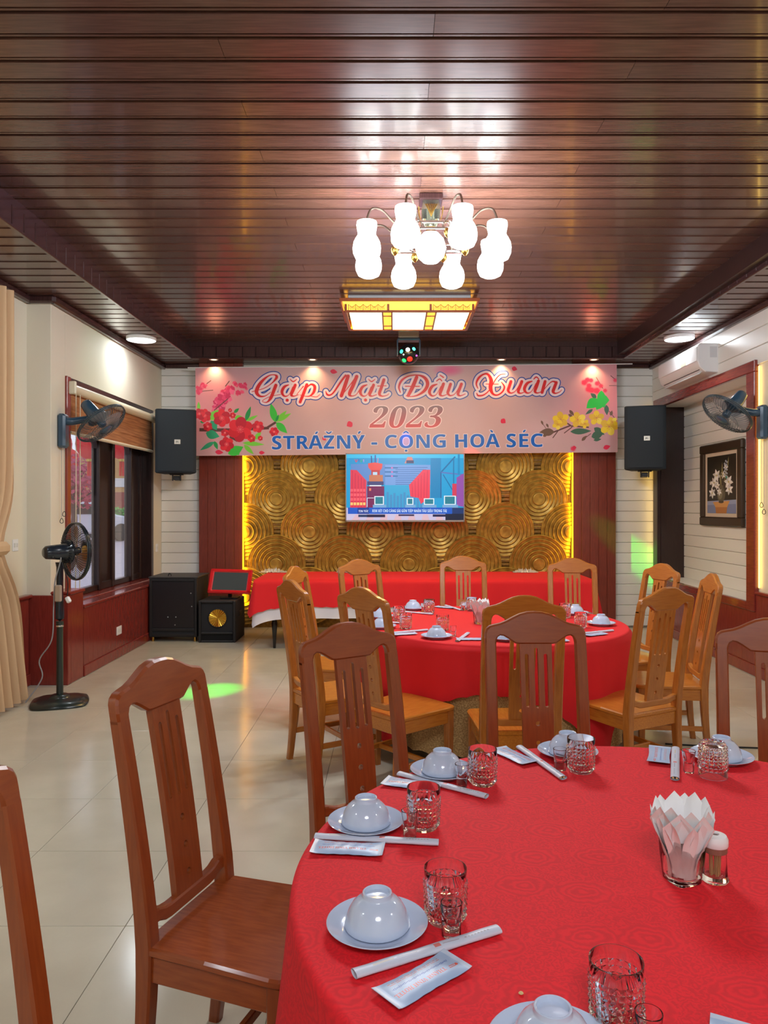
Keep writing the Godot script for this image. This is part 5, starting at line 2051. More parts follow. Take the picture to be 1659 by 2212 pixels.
func _long_table() -> void:
	var t := thing("long_table", "long table on turned black legs under red and white cloths before the relief wall", "table", P(0.33, 0, 8.6))
	var st := S()
	box(st, Vector3(0, 0.727, 0), Vector3(3.62, 0.026, 0.98), 0.004)
	obj("tabletop", st, M.black, t)
	for x in [-1.62, -0.05, 1.6]:
		for z in [-0.42, 0.42]:
			st = S()
			lathe(st, [Vector2(0, 0), Vector2(0.014, 0), Vector2(0.016, 0.04), Vector2(0.026, 0.2), Vector2(0.034, 0.27), Vector2(0.024, 0.3), Vector2(0.034, 0.33), Vector2(0.034, 0.36), Vector2(0.03, 0.71), Vector2(0, 0.714)], 16, Vector3(x, 0, z))
			obj("leg", st, M.black_gloss, t)
	st = _long_cloth(-1.49, 2.15, 8.1, 9.1, 0.744, 0.335, 0.0, 0.03)
	tag(obj("tablecloth", st, M.cloth_white), "white undercloth showing below the red cloth of the long table", "tablecloth")
	st = _long_cloth(-1.50, 2.16, 8.09, 9.11, 0.75, 0.45, 0.012, 0.07)
	tag(obj("tablecloth", st, M.cloth_far), "red tablecloth with scalloped hem over the long table at the relief wall", "tablecloth")
	# crumpled foil left on the long table
	var k := 0
	for q in [[-1.43, 9.0, 0.34, "left end, beside the red-framed screen"], [-0.6, 9.0, 0.16, "left half, behind the first chair"], [1.57, 9.0, 0.3, "right half, behind the right-hand chair"]]:
		var n := FastNoiseLite.new()
		n.seed = 70 + k
		n.frequency = 9.0
		var g := []
		for i in 13:
			var row := []
			for j in 33:
				var u := j / 32.0 - 0.5
				var v := i / 12.0 - 0.5
				var y: float = absf(n.get_noise_2d(u * q[2] * 3.0, v * 0.7)) * 0.12 * (1.0 - 3.6 * u * u) * (1.0 - 3.6 * v * v)
				row.append(Vector3(u * q[2], 0.001 + y, v * 0.14))
			g.append(row)
		st = S()
		grid(st, g, false, Vector3.UP)
		tag(obj("crumpled_foil", st, mat(Color8(210, 208, 204), 0.3, 0.4), self, P(q[0], 0.751, q[1])), "crumpled silvery wrap on the long red table, %s" % q[3], "wrapper", "crumpled wraps on the long table")
		k += 1


# ---------------------------------------------------------------- tableware
func _ware() -> void:
	if cache.has("plate"):
		return
	var st := S()
	lathe(st, [Vector2(0, 0.003), Vector2(0.05, 0.003), Vector2(0.052, 0.0), Vector2(0.057, 0.0), Vector2(0.06, 0.004), Vector2(0.074, 0.008), Vector2(0.092, 0.017), Vector2(0.0935, 0.0185), Vector2(0.092, 0.0195), Vector2(0.074, 0.0115), Vector2(0.06, 0.0075), Vector2(0, 0.007)], 56)
	cache["plate"] = mesh_of(st)
	# rice bowl, standing on its rim
	st = S()
	lathe(st, [Vector2(0.055, 0.004), Vector2(0.0565, 0.0), Vector2(0.059, 0.001), Vector2(0.0605, 0.004), Vector2(0.0585, 0.014), Vector2(0.054, 0.028), Vector2(0.046, 0.041), Vector2(0.036, 0.05), Vector2(0.029, 0.0535), Vector2(0.0275, 0.056), Vector2(0.027, 0.0625), Vector2(0.0255, 0.0635), Vector2(0.0235, 0.0625), Vector2(0.0225, 0.0555), Vector2(0, 0.0545)], 56)
	cache["bowl"] = mesh_of(st)
	st = S()
	lathe(st, [Vector2(0.0, 0.05), Vector2(0.033, 0.047), Vector2(0.044, 0.038), Vector2(0.052, 0.025), Vector2(0.055, 0.004)], 40)
	cache["bowl_in"] = mesh_of(st)
	# tumbler with rows of cut diamonds
	cache["tumbler"] = _tumbler(40)
	# shot glass: square heavy foot, round mouth
	st = S()
	lathe(st, [Vector2(0, 0.0), Vector2(0.0125, 0.0), Vector2(0.014, 0.002), Vector2(0.014, 0.02), Vector2(0.0142, 0.024)], 32, Vector3.ZERO, Basis(), 0.7, 1.0)
	var g := []
	for q in [[0.0142, 0.024, 1.0], [0.0155, 0.034, 0.6], [0.0175, 0.046, 0.25], [0.0198, 0.062, 0.0], [0.0198, 0.0635, 0.0], [0.0186, 0.0638, 0.0], [0.0178, 0.062, 0.0], [0.0155, 0.046, 0.0], [0.0125, 0.032, 0.0], [0.008, 0.0265, 0.0], [0.0005, 0.0255, 0.0]]:
		var row := []
		for j in 32:
			var a := TAU * j / 32
			var k := lerpf(1.0, 1.0 / pow(pow(absf(cos(a)), 6.0) + pow(absf(sin(a)), 6.0), 1.0 / 6.0), q[2])
			row.append(Vector3(q[0] * k * cos(a), q[1], q[0] * k * sin(a)))
		g.append(row)
	_glass_grid(st, g)
	cache["shot"] = mesh_of(st)
	# paper sleeve for chopsticks: a flattened tube, open at both ends
	st = S()
	g = []
	for i in 11:
		var row := []
		for j in 20:
			var a := TAU * j / 20
			var sq := 1.0 - 0.12 * sin(i * 1.9)
			row.append(Vector3(-0.145 + 0.029 * i, 0.0062 + 0.006 * sq * sin(a), 0.0125 * cos(a)))
		g.append(row)
	var m := 20
	for i in 10:
		for j in m:
			var l := (j + 1) % m
			var n0 := Vector3(0, sin(TAU * j / m), 0.6 * cos(TAU * j / m)).normalized()
			var n1 := Vector3(0, sin(TAU * l / m), 0.6 * cos(TAU * l / m)).normalized()
			var f := func(ii: int, jj: int) -> Vector2: return Vector2(ii / 10.0, clampf(0.5 - 0.5 * cos(TAU * jj / m), 0.02, 0.98))
			tri(st, g[i][j], g[i][l], g[i + 1][l], n0, n1, n1, f.call(i, j), f.call(i, l), f.call(i + 1, l))
			tri(st, g[i][j], g[i + 1][l], g[i + 1][j], n0, n1, n0, f.call(i, j), f.call(i + 1, l), f.call(i + 1, j))
	cache["sleeve"] = mesh_of(st)
	st = S()
	for s in [-1.0, 1.0]:
		tube(st, [Vector3(-0.138, 0.0062, s * 0.004), Vector3(0.14, 0.0062, s * 0.005)], 0.0032, 8)
	cache["sticks"] = mesh_of(st)
	# wet-wipe packet: a pillow with crimped ends
	st = S()
	for side in [1.0, -1.0]:
		g = []
		for i in 9:
			var row := []
			for j in 25:
				var u := j / 24.0 * 2.0 - 1.0
				var v := i / 8.0 * 2.0 - 1.0
				var puff := 0.0052 * pow(maxf(0.0, 1.0 - pow(absf(u) / 0.9, 3.0)), 0.6) * pow(maxf(0.0, 1.0 - v * v), 0.5)
				var wr := 0.0006 * sin(u * 17.0 + v * 4.0) * (1.0 - absf(u))
				row.append(Vector3(u * 0.082, 0.0056 + side * (puff + 0.0003) + wr + 0.004 * pow(absf(u), 6.0), v * 0.032 * (1.0 - 0.05 * cos(u * 3.0))))
			g.append(row)
		grid(st, g, false, Vector3(0, side, 0))
	cache["packet"] = mesh_of(st)
	M.packet = mat(Color.WHITE, 0.35)
	M.packet.albedo_texture = _packet_texture()
	M.sleeve = mat(Color.WHITE, 0.4)
	M.sleeve.albedo_texture = _sleeve_texture()
	M.stick = mat(Color8(214, 186, 130), 0.6)


func _glass_grid(st: SurfaceTool, g: Array) -> void:
	var n := g.size()
	var m: int = g[0].size()
	var ns := []
	for i in n:
		var row := []
		for j in m:
			var a: Vector3 = g[mini(i + 1, n - 1)][j] - g[maxi(i - 1, 0)][j]
			var b: Vector3 = g[i][(j + 1) % m] - g[i][(j + m - 1) % m]
			row.append(b.cross(a).normalized() * -1.0)
		ns.append(row)
	for i in n - 1:
		for j in m:
			var l := (j + 1) % m
			tri(st, g[i][j], g[i][l], g[i + 1][l], ns[i][j], ns[i][l], ns[i + 1][l])
			tri(st, g[i][j], g[i + 1][l], g[i + 1][j], ns[i][j], ns[i + 1][l], ns[i + 1][j])


func _tumbler(seg: int) -> Mesh:
	var st := S()
	# outside: foot, facetted band, smooth lip
	var R := 0.0365
	var f := 20
	var rows := 7
	var rad := func(y: float) -> float: return R + 0.004 * y / 0.1
	var y0 := 0.008
	var y1 := 0.078
	# foot
	lathe(st, [Vector2(0, 0.0015), Vector2(0.026, 0.0015), Vector2(0.029, 0.0), Vector2(0.033, 0.001), Vector2(rad.call(y0), y0)], f * 2, Vector3.ZERO, Basis(), 0.6)
	# diamonds: little pyramids, flat faces
	for i in rows:
		var ya := lerpf(y0, y1, float(i) / rows)
		var yb := lerpf(y0, y1, float(i + 1) / rows)
		for j in f:
			var a0 := TAU * j / f
			var a1 := TAU * (j + 1) / f
			var am := (a0 + a1) / 2
			var ym := (ya + yb) / 2
			var q := func(a: float, y: float, e: float) -> Vector3: return Vector3((rad.call(y) + e) * cos(a), y, (rad.call(y) + e) * sin(a))
			var A: Vector3 = q.call(a0, ya, 0.0)
			var B: Vector3 = q.call(a1, ya, 0.0)
			var C: Vector3 = q.call(a1, yb, 0.0)
			var D: Vector3 = q.call(a0, yb, 0.0)
			var T: Vector3 = q.call(am, ym, 0.0042)
			for e in [[A, B], [B, C], [C, D], [D, A]]:
				var nn: Vector3 = (e[1] - e[0]).cross(T - e[0]).normalized()
				if nn.dot(T * Vector3(1, 0, 1)) < 0.0:
					nn = -nn
				tri(st, e[0], e[1], T, nn, nn, nn)
	lathe(st, [Vector2(rad.call(y1), y1), Vector2(0.0405, 0.0985), Vector2(0.0402, 0.0998), Vector2(0.0393, 0.1), Vector2(0.0385, 0.0985), Vector2(0.0365, 0.07), Vector2(0.0335, 0.014), Vector2(0.03, 0.0105), Vector2(0, 0.0095)], f * 2, Vector3.ZERO, Basis(), 0.3)
	return mesh_of(st)


func _put(called: String, label: String, category: String, group: String, parts: Array, at: Vector3, turn := 0.0, flip := false) -> Node3D:
	# parts: [name, mesh key, material]; a single one becomes the object itself
	var o: Node3D
	if parts.size() == 1:
		o = obj(called, cache[parts[0][1]], parts[0][2], self, at)
		tag(o, label, category, group)
	else:
		o = thing(called, label, category, at, 0.0, group)
		for p in parts:
			obj(p[0], cache[p[1]], p[2], o)
	o.rotation.y = turn
	if flip:
		o.rotation = Vector3(PI, turn, 0)
		o.position.y += 0.1
	return o


func _place(where: String, table: String, y: float, plate, tumbler, shot, sleeve, packet, flip := false) -> void:
	var gs := " on the %s table" % table
	if plate != null:
		_put("plate", "white porcelain plate under an upturned bowl %s" % where, "plate", "plates" + gs, [["plate", "plate", M.porcelain]], P(plate[0], y, plate[1]))
		_put("rice_bowl", "upturned white rice bowl %s" % where, "bowl", "bowls" + gs, [["outside", "bowl", M.porcelain], ["inside", "bowl_in", M.porcelain]], P(plate[0], y + 0.0085, plate[1]))
	if tumbler != null:
		_put("glass_tumbler", "%sdiamond-cut glass tumbler %s" % ["upturned " if flip else "", where], "glass", "tumblers" + gs, [["glass", "tumbler", M.glass]], P(tumbler[0], y, tumbler[1]), 0.3 * tumbler[0] * 10.0, flip)
	if shot != null:
		_put("shot_glass", "small square-footed shot glass %s" % where, "shot glass", "shot glasses" + gs, [["glass", "shot", M.glass]], P(shot[0], y, shot[1]), shot[0] * 7.0)
	if sleeve != null:
		var dx: float = sleeve[2] - sleeve[0]
		var dd: float = sleeve[3] - sleeve[1]
		var o := _put("chopstick_sleeve", "white paper chopstick sleeve %s" % where, "chopsticks", "chopstick sleeves" + gs, [["paper_sleeve", "sleeve", M.sleeve], ["chopsticks", "sticks", M.stick]], P((sleeve[0] + sleeve[2]) / 2, y + 0.0005, (sleeve[1] + sleeve[3]) / 2), atan2(dd, dx))
	if packet != null:
		_put("wet_wipe_packet", "pale blue wet-wipe packet %s" % where, "packet", "wet-wipe packets" + gs, [["sachet", "packet", M.packet]], P(packet[0], y + 0.0005, packet[1]), packet[2])


func _holder(table: String, at: Vector3, turn: float, napkins: int) -> void:
	# square-footed glass full of folded paper napkins
	if not cache.has("holder"):
		var st := S()
		lathe(st, [Vector2(0, 0), Vector2(0.028, 0), Vector2(0.031, 0.003), Vector2(0.036, 0.05), Vector2(0.0395, 0.0945), Vector2(0.0388, 0.096), Vector2(0.0372, 0.0945), Vector2(0.0335, 0.05), Vector2(0.0285, 0.014), Vector2(0, 0.012)], 48, Vector3.ZERO, Basis(), 0.7, 0.9)
		cache["holder"] = mesh_of(st)
	_put("napkin_glass", "square-footed glass holding folded white napkins on the %s table" % table, "glass", "", [["glass", "holder", M.glass]], at, turn)
	for k in napkins:
		# each napkin: a folded square standing on a corner, bent round the glass
		var key := "napkin%d" % (k % 4)
		if not cache.has(key):
			var st := S()
			for sheet in 2:
				var g := []
				for i in 9:
					var t := i / 8.0
					var row := []
					for j in 11:
						var u := j / 10.0 * 2.0 - 1.0
						var wd := lerpf(0.012, 0.034, pow(minf(1.0, t * 1.25), 0.9))
						var peak := 0.036 * (1.0 - absf(u)) * smoothstep(0.45, 1.0, t)
						var out := lerpf(0.021, 0.058, pow(t, 1.7)) - 0.006 * u * u + 0.005 * sheet
						row.append(Vector3(out * cos(0.36 * sheet) - u * wd * sin(0.36 * sheet), 0.014 + 0.108 * t + peak + 0.004 * (k % 4) - 0.004 * sheet, out * sin(0.36 * sheet) + u * wd * cos(0.36 * sheet)))
					g.append(row)
				grid(st, g, false, Vector3(1.0 if sheet == 1 else -1.0, 0, 0))
			cache[key] = mesh_of(st)
		var o := obj("paper_napkin", cache[key], M.napkin, self, at)
		o.rotation.y = -TAU * k / napkins + 0.1 * sin(k * 5.0)
		tag(o, "folded white napkin in the %s table's glass, %s of the fan" % [table, ["right side", "front right", "front", "front left", "left side", "back left", "back", "back right"][k]], "napkin", "napkins in the glass on the %s table" % table)


func _front_table() -> void:
	_ware()
	var y := 0.7503
	_place("at front table's place by the lone chair", "front", y, [-0.03, 1.39], [0.098, 1.425], [0.105, 1.368], [-0.07, 1.247, 0.197, 1.385], [0.048, 1.236, PI + 0.72])
	_place("at the front table's second left place", "front", y, [-0.067, 1.843], [0.073, 1.835], [0.038, 1.783], [-0.185, 1.773, 0.1045, 1.739], [-0.103, 1.71, PI - 0.1])
	_place("at the front table's third left place", "front", y, [0.142, 2.2], [0.251, 2.125], [0.191, 2.105], [0.015, 2.19, 0.25, 2.015], [0.052, 2.105, PI - 0.35])
	_place("at the front table's far middle place", "front", y, [0.547, 2.37], [0.553, 2.225], [0.493, 2.236], [0.405, 2.435, 0.485, 2.15], [0.375, 2.345, -1.05])
	_place("at the front table's far right place", "front", y, [1.01, 2.324], [0.925, 2.185], [0.868, 2.219], [0.905, 2.42, 0.80, 2.145], [0.828, 2.352, 1.2], true)
	_place("at the front table's place cut by bottom edge", "front", y, [0.226, 1.07], [0.335, 1.135], [0.362, 1.07], null, [0.475, 1.06, 1.1])
	_holder("front", P(0.602, y, 1.575), 0.35, 8)
	_crumb()
	# toothpick jar
	var o := thing("toothpick_jar", "small round glass toothpick jar with white lid beside the napkin glass", "jar", P(0.672, y, 1.578))
	var st := S()
	lathe(st, [Vector2(0, 0), Vector2(0.026, 0), Vector2(0.028, 0.003), Vector2(0.028, 0.006), Vector2(0.025, 0.012), Vector2(0.0235, 0.04), Vector2(0.0225, 0.066), Vector2(0.021, 0.066), Vector2(0.0215, 0.04), Vector2(0.022, 0.012), Vector2(0.0, 0.008)], 40)
	obj("glass_body", st, M.glass, o)
	st = S()
	lathe(st, [Vector2(0.0228, 0.06), Vector2(0.0245, 0.061), Vector2(0.0245, 0.073), Vector2(0.0228, 0.074)], 36)
	obj("collar", st, mat(Color8(134, 92, 76), 0.5), o)
	st = S()
	lathe(st, [Vector2(0, 0.073), Vector2(0.0255, 0.073), Vector2(0.0265, 0.075), Vector2(0.0265, 0.087), Vector2(0.023, 0.094), Vector2(0.012, 0.0965), Vector2(0.0085, 0.0965), Vector2(0.008, 0.092), Vector2(0, 0.092)], 40)
	var lid := obj("lid", st, M.plastic_white, o)
	st = S()
	lathe(st, [Vector2(0.0, 0.0935), Vector2(0.0078, 0.0935)], 20)
	obj("lid_hole", st, mat(Color8(120, 96, 88), 0.7), lid)
	st = S()
	var r := RandomNumberGenerator.new()
	r.seed = 4
	for k in 46:
		var a := r.randf() * TAU
		var q := sqrt(r.randf()) * 0.011
		var b := Vector3(cos(a) * q, 0.0105, sin(a) * q)
		var c := a + r.randf_range(-0.8, 0.8)
		tube(st, [b, b * Vector3(0.75, 0, 0.75) + Vector3(cos(c) * 0.004, 0.062, sin(c) * 0.004)], 0.0009, 4)
	var tp := obj("toothpicks", st, M.stick, self, P(0.672, y, 1.578))
	tag(tp, "bundle of wooden toothpicks inside the small glass jar", "toothpicks", "", "stuff")


func _crumb() -> void:
	var st := S()
	lathe(st, [Vector2(0, 0), Vector2(0.003, 0.0005), Vector2(0.0042, 0.002), Vector2(0.003, 0.0036), Vector2(0, 0.004)], 12)
	tag(obj("crumb", st, M.stick, self, P(0.204, 0.7503, 1.207)), "tiny pale crumb lying on the red cloth near the bottom edge", "crumb")


func _far_table() -> void:
	var y := 0.7503
	_place("at the far table's near left-middle place", "far", y, [0.256, 4.49], [0.31, 4.76], [0.36, 4.55], [0.37, 4.36, 0.455, 4.62], [0.45, 4.42, PI])
	_place("at the far table's nearer left place", "far", y, [-0.075, 4.86], [0.078, 4.83], null, [-0.03, 4.62, 0.2, 4.74], [0.06, 4.6, 0.3])
	_place("at the far table's farther left place", "far", y, [-0.09, 5.3], [0.038, 5.17], [0.1, 5.02], [-0.1, 5.08, 0.02, 5.04], null)
	_place("at the far table's back left place", "far", y, [0.148, 5.73], [0.262, 5.55], [0.222, 5.6], [0.06, 5.58, 0.26, 5.46], null)
	_place("at the far table's back middle place", "far", y, [0.6, 5.8], [0.585, 5.66], [0.525, 5.68], [0.42, 5.9, 0.5, 5.68], [0.40, 5.82, -0.6])
	_place("at the far table's back right place", "far", y, [1.32, 5.47], [1.205, 5.3], null, null, [1.02, 5.72, 0.4])
	_place("at the far table's right-hand place", "far", y, [1.37, 4.98], [1.205, 4.86], null, [1.13, 4.6, 1.36, 4.72], [1.22, 4.58, 0.5])
	_place("at the far table's near place behind a chair", "far", y, [0.66, 4.42], [0.72, 4.62], [0.8, 4.52], [0.88, 4.4, 1.0, 4.62], [0.93, 4.36, 0.2])
	_holder("far", P(0.575, y, 5.03), 0.5, 8)


# ---------------------------------------------------------------- things on the walls
func _speaker(label: String, at: Vector3, turn: float) -> void:
	# stage loudspeaker: trapezium plan, grille in front, badge, bracket below
	var o := thing("loudspeaker", label, "loudspeaker", at, turn, "wall loudspeakers")
	var plan := PackedVector2Array([Vector2(-0.235, 0.17), Vector2(-0.16, -0.2), Vector2(0.16, -0.2), Vector2(0.235, 0.17), Vector2(0.21, 0.19), Vector2(-0.21, 0.19)])
	var st := S()
	prism(st, plan, -0.38, 0.38, 0.012, Transform3D(Basis(Vector3(1, 0, 0), Vector3(0, 0, 1), Vector3(0, -1, 0)), Vector3.ZERO))
	obj("cabinet", st, M.speaker, o)
	st = S()
	var g := []
	for i in 17:
		var row := []
		for j in 17:
			var u := j / 16.0 * 2 - 1
			var v := i / 16.0 * 2 - 1
			row.append(Vector3(u * 0.2, v * 0.355, 0.192 + 0.014 * (1 - u * u)))
		g.append(row)
	grid(st, g, false, Vector3.BACK)
	var gr := obj("grille", st, M.speaker, o)
	st = S()
	box(st, Vector3(0.02, -0.01, 0.207), Vector3(0.07, 0.055, 0.006), 0.002)
	obj("badge", st, M.badge, gr)
	var tm := TextMesh.new()
	tm.text = "JBL"
	tm.font = font_named("Droid Sans", 700)
	tm.font_size = 16
	tm.pixel_size = 0.0016
	tm.depth = 0.002
	obj("badge_lettering", tm, M.badge_ink, gr, Vector3(0.02, -0.01, 0.2105))
	st = S()
	for x in [-0.045, 0.045]:
		box(st, Vector3(x, -0.42, 0.02), Vector3(0.014, 0.09, 0.05), 0.003)
	box(st, Vector3(0, -0.388, 0.0), Vector3(0.16, 0.014, 0.16), 0.003)
	box(st, Vector3(0, -0.43, -0.14), Vector3(0.07, 0.05, 0.34), 0.004)
	obj("bracket", st, M.black, o)


func _cage(o: Node3D, bs: Basis, c: Vector3, R: float, wire: Material, blade: Material, hubm: Material, motor: Material, ring_t := 0.005, spokes := 54) -> void:
	# fan head: +y of bs points out of the front
	var st := S()
	for q in [[R, 0.0, ring_t], [R * 0.995, 0.012, ring_t * 0.8], [R * 0.995, -0.012, ring_t * 0.8], [R * 0.62, 0.062, 0.0018], [R * 0.62, -0.052, 0.0018], [R * 0.3, 0.074, 0.002]]:
		var pts := []
		for k in 48:
			pts.append(c + bs * Vector3(q[0] * cos(TAU * k / 48), q[1], q[0] * sin(TAU * k / 48)))
		tube(st, pts, q[2], 6, true)
	for k in spokes:
		var a := TAU * k / spokes
		var d := Vector3(cos(a), 0, sin(a))
		var d2 := Vector3(cos(a + 0.25), 0, sin(a + 0.25))
		tube(st, [c + bs * (d * R), c + bs * (d * R * 0.9 + Vector3(0, 0.036, 0)), c + bs * (d * R * 0.62 + Vector3(0, 0.062, 0)), c + bs * (d2 * R * 0.2 + Vector3(0, 0.076, 0))], 0.0017, 4)
		tube(st, [c + bs * (d * R), c + bs * (d * R * 0.9 - Vector3(0, 0.03, 0)), c + bs * (d * R * 0.62 - Vector3(0, 0.052, 0)), c + bs * (d2 * R * 0.25 - Vector3(0, 0.06, 0))], 0.0017, 4)
	var guard := obj("guard", st, wire, o)
	st = S()
	lathe(st, [Vector2(0, 0.07), Vector2(R * 0.2, 0.07), Vector2(R * 0.22, 0.076), Vector2(R * 0.18, 0.084), Vector2(0, 0.087)], 28, c, bs)
	obj("front_badge", st, hubm, guard)
	st = S()
	lathe(st, [Vector2(0, -0.02), Vector2(0.036, -0.02), Vector2(0.036, 0.022), Vector2(0.026, 0.034), Vector2(0, 0.038)], 24, c, bs)
	obj("hub", st, motor, o)
	for k in 3:
		st = S()
		var g := []
		for i in 9:
			var row := []
			var t := i / 8.0
			var rr := lerpf(0.034, R * 0.88, t)
			for j in 9:
				var u := j / 8.0 * 2 - 1
				var sp := 0.42 + 0.18 * sin(PI * t)
				var a := TAU * k / 3 + u * sp + 0.25 * t
				row.append(c + bs * Vector3(rr * cos(a), 0.005 + u * 0.02, rr * sin(a)))
			g.append(row)
		grid(st, g, false, bs * Vector3.UP)
		obj("blade", st, blade, o)
	st = S()
	lathe(st, [Vector2(0, -0.25), Vector2(0.035, -0.25), Vector2(0.05, -0.235), Vector2(0.058, -0.16), Vector2(0.064, -0.09), Vector2(0.09, -0.068), Vector2(0.095, -0.05), Vector2(0, -0.05)], 32, c, bs)
	var mh := obj("motor_housing", st, motor, o)
	st = S()
	for k in 22:
		var a := TAU * k / 22
		box(st, c + bs * Vector3(cos(a) * 0.079, -0.078, sin(a) * 0.079), Vector3(0.022, 0.018, 0.006), 0.001, bs * Basis(Vector3.UP, -a))
	obj("vent_fins", st, M.black, mh)


func _wall_fan(label: String, plate: Vector3, side: float, head: Vector3, n: Vector3, m: Material) -> void:
	var o := thing("wall_fan", label, "fan", plate, 0.0, "wall fans")
	var st := S()
	box(st, Vector3(side * 0.035, 0, 0), Vector3(0.07, 0.3, 0.105), 0.018)
	obj("wall_plate", st, m, o)
	var bs := Basis(Quaternion(Vector3.UP, n.normalized()))
	var c := head - plate
	var neck := c + bs * Vector3(0, -0.13, 0)
	st = S()
	tube(st, [Vector3(side * 0.06, 0.085, 0), Vector3(side * 0.12, 0.085, 0.0), neck + Vector3(-side * 0.05, -0.06, 0), neck + Vector3(0, -0.02, 0)], [0.036, 0.034, 0.03, 0.026], 14)
	obj("arm", st, m, o)
	_cage(o, bs, c, 0.235, M.fan_wire, M.fan_blade, m, m)
	for k in 2:
		st = S()
		var x := side * (0.03 + 0.022 * k)
		var l := 0.62 - 0.06 * k
		tube(st, [Vector3(x, -0.15, 0.02), Vector3(x, -0.15 - l, 0.02)], 0.0022, 5)
		var cord := obj("pull_cord", st, M.plastic_grey, o)
		st = S()
		var pts := []
		for q in 14:
			var a := TAU * q / 14
			pts.append(Vector3(x + 0.014 * cos(a) * (1.0 - 0.4 * sin(a)), -0.15 - l - 0.022 + 0.022 * sin(a), 0.02))
		tube(st, pts, 0.003, 5, true)
		obj("pull_ring", st, M.black, cord)


func _wall_things() -> void:
	_speaker("black loudspeaker on the back wall's left end, above the tall black cabinet", P(-2.62, 2.31, 9.12), 0.22)
	_speaker("black loudspeaker on the back wall's right end, beside the niche and painting", P(3.03, 2.35, 9.1), -0.3)
	_wall_fan("blue wall fan on the left wall before the window blind", P(-2.95, 2.2, 6.66), 1.0, P(-2.6, 2.275, 6.72), Vector3(0.64, -0.75, 0.1), M.fan_blue)
	_wall_fan("blue wall fan on the right wall above the flower painting", P(3.3, 2.28, 6.68), -1.0, P(2.97, 2.36, 6.72), Vector3(-0.64, -0.755, 0.12), M.fan_blue)
	# split air conditioner, nearly under the soffit
	var o := thing("air_conditioner", "white split air conditioner high on the right wall under the soffit", "air conditioner", P(3.3, 3.04, 8.2))
	var prof := PackedVector2Array([Vector2(0, 0.15), Vector2(-0.19, 0.15), Vector2(-0.215, 0.13), Vector2(-0.22, -0.03), Vector2(-0.2, -0.09), Vector2(-0.14, -0.14), Vector2(0, -0.15)])
	var st := S()
	prism(st, prof, -0.56, 0.56, 0.008)
	obj("body", st, M.plastic_white, o)
	st = S()
	box(st, Vector3(-0.222, 0.045, 0), Vector3(0.012, 0.15, 1.1), 0.005)
	obj("front_panel", st, M.plastic_white, o)
	st = S()
	box(st, Vector3(-0.155, -0.13, 0), Vector3(0.012, 0.07, 0.98), 0.003, Basis(Vector3(0, 0, 1), -0.85))
	obj("louvre", st, mat(Color8(214, 214, 216), 0.4), o)
	st = S()
	box(st, Vector3(-0.178, -0.108, 0), Vector3(0.006, 0.012, 1.0), 0.001, Basis(Vector3(0, 0, 1), -0.85))
	obj("outlet_slot", st, M.black, o)
	st = S()
	box(st, Vector3(-0.2285, 0.03, 0.2), Vector3(0.002, 0.1, 0.14), 0.0)
	obj("sticker", st, mat(Color8(214, 200, 168), 0.5), o)
	st = S()
	box(st, Vector3(-0.06, 0.06, 0.561), Vector3(0.07, 0.11, 0.002), 0.0)
	obj("type_plate", st, mat(Color8(206, 206, 208), 0.5), o)
	# painting in the niche
	var p := thing("painting", "framed still life of white flowers in a dark vase, hung in the right niche", "painting", P(3.572, 1.775, 8.2))
	p.rotation = Vector3(0, -PI / 2, 0)
	var W := 0.47
	var Hh := 0.405
	for q in [[0, Hh, 2 * W + 0.12, 0.12], [0, -Hh, 2 * W + 0.12, 0.12]]:
		st = S()
		box(st, Vector3(q[0], q[1], 0.012), Vector3(q[2], 0.1, 0.05), 0.014)
		obj("frame_rail", st, mat(Color8(64, 48, 34), 0.35, 0.3), p)
	for s in [-1.0, 1.0]:
		st = S()
		box(st, Vector3(s * W, 0, 0.011), Vector3(0.11, 2 * Hh - 0.08, 0.048), 0.014)
		obj("frame_stile", st, mat(Color8(64, 48, 34), 0.35, 0.3), p)
	st = S()
	box(st, Vector3(0, 0, 0.0), Vector3(2 * W - 0.06, 2 * Hh - 0.06, 0.02), 0.002)
	obj("mount", st, mat(Color8(206, 190, 168), 0.7), p)
	st = S()
	quad_uv(st, Vector3(-W + 0.11, Hh - 0.09, 0.0115), Vector3(W - 0.11, Hh - 0.09, 0.0115), Vector3(W - 0.11, -Hh + 0.09, 0.0115), Vector3(-W + 0.11, -Hh + 0.09, 0.0115), Vector3.BACK)
	var cm := mat(Color.WHITE, 0.4)
	cm.albedo_texture = _painting_texture()
	obj("canvas", st, cm, p)
	# switches and a socket
	for q in [["light_switch", "white double switch plate beside the curtain", "switch", P(-3.157, 1.21, 6.3), Vector3(0.008, 0.1, 0.09)], ["light_switch", "small white switch plate between window and white boards", "switch", P(-2.947, 1.02, 9.4), Vector3(0.008, 0.1, 0.08)], ["power_socket", "white power socket low on the red-brown wainscot", "socket", P(-2.789, 0.275, 7.67), Vector3(0.008, 0.085, 0.13)]]:
		var s := thing(q[0], q[1], q[2], q[3])
		st = S()
		box(st, Vector3.ZERO, q[4], 0.003)
		var pl := obj("plate", st, M.plastic_white, s)
		for z in [-0.02, 0.02]:
			st = S()
			box(st, Vector3(0.005, 0, z), Vector3(0.004, 0.035, 0.022), 0.001)
			obj("rocker", st, mat(Color8(208, 208, 204), 0.4), pl)


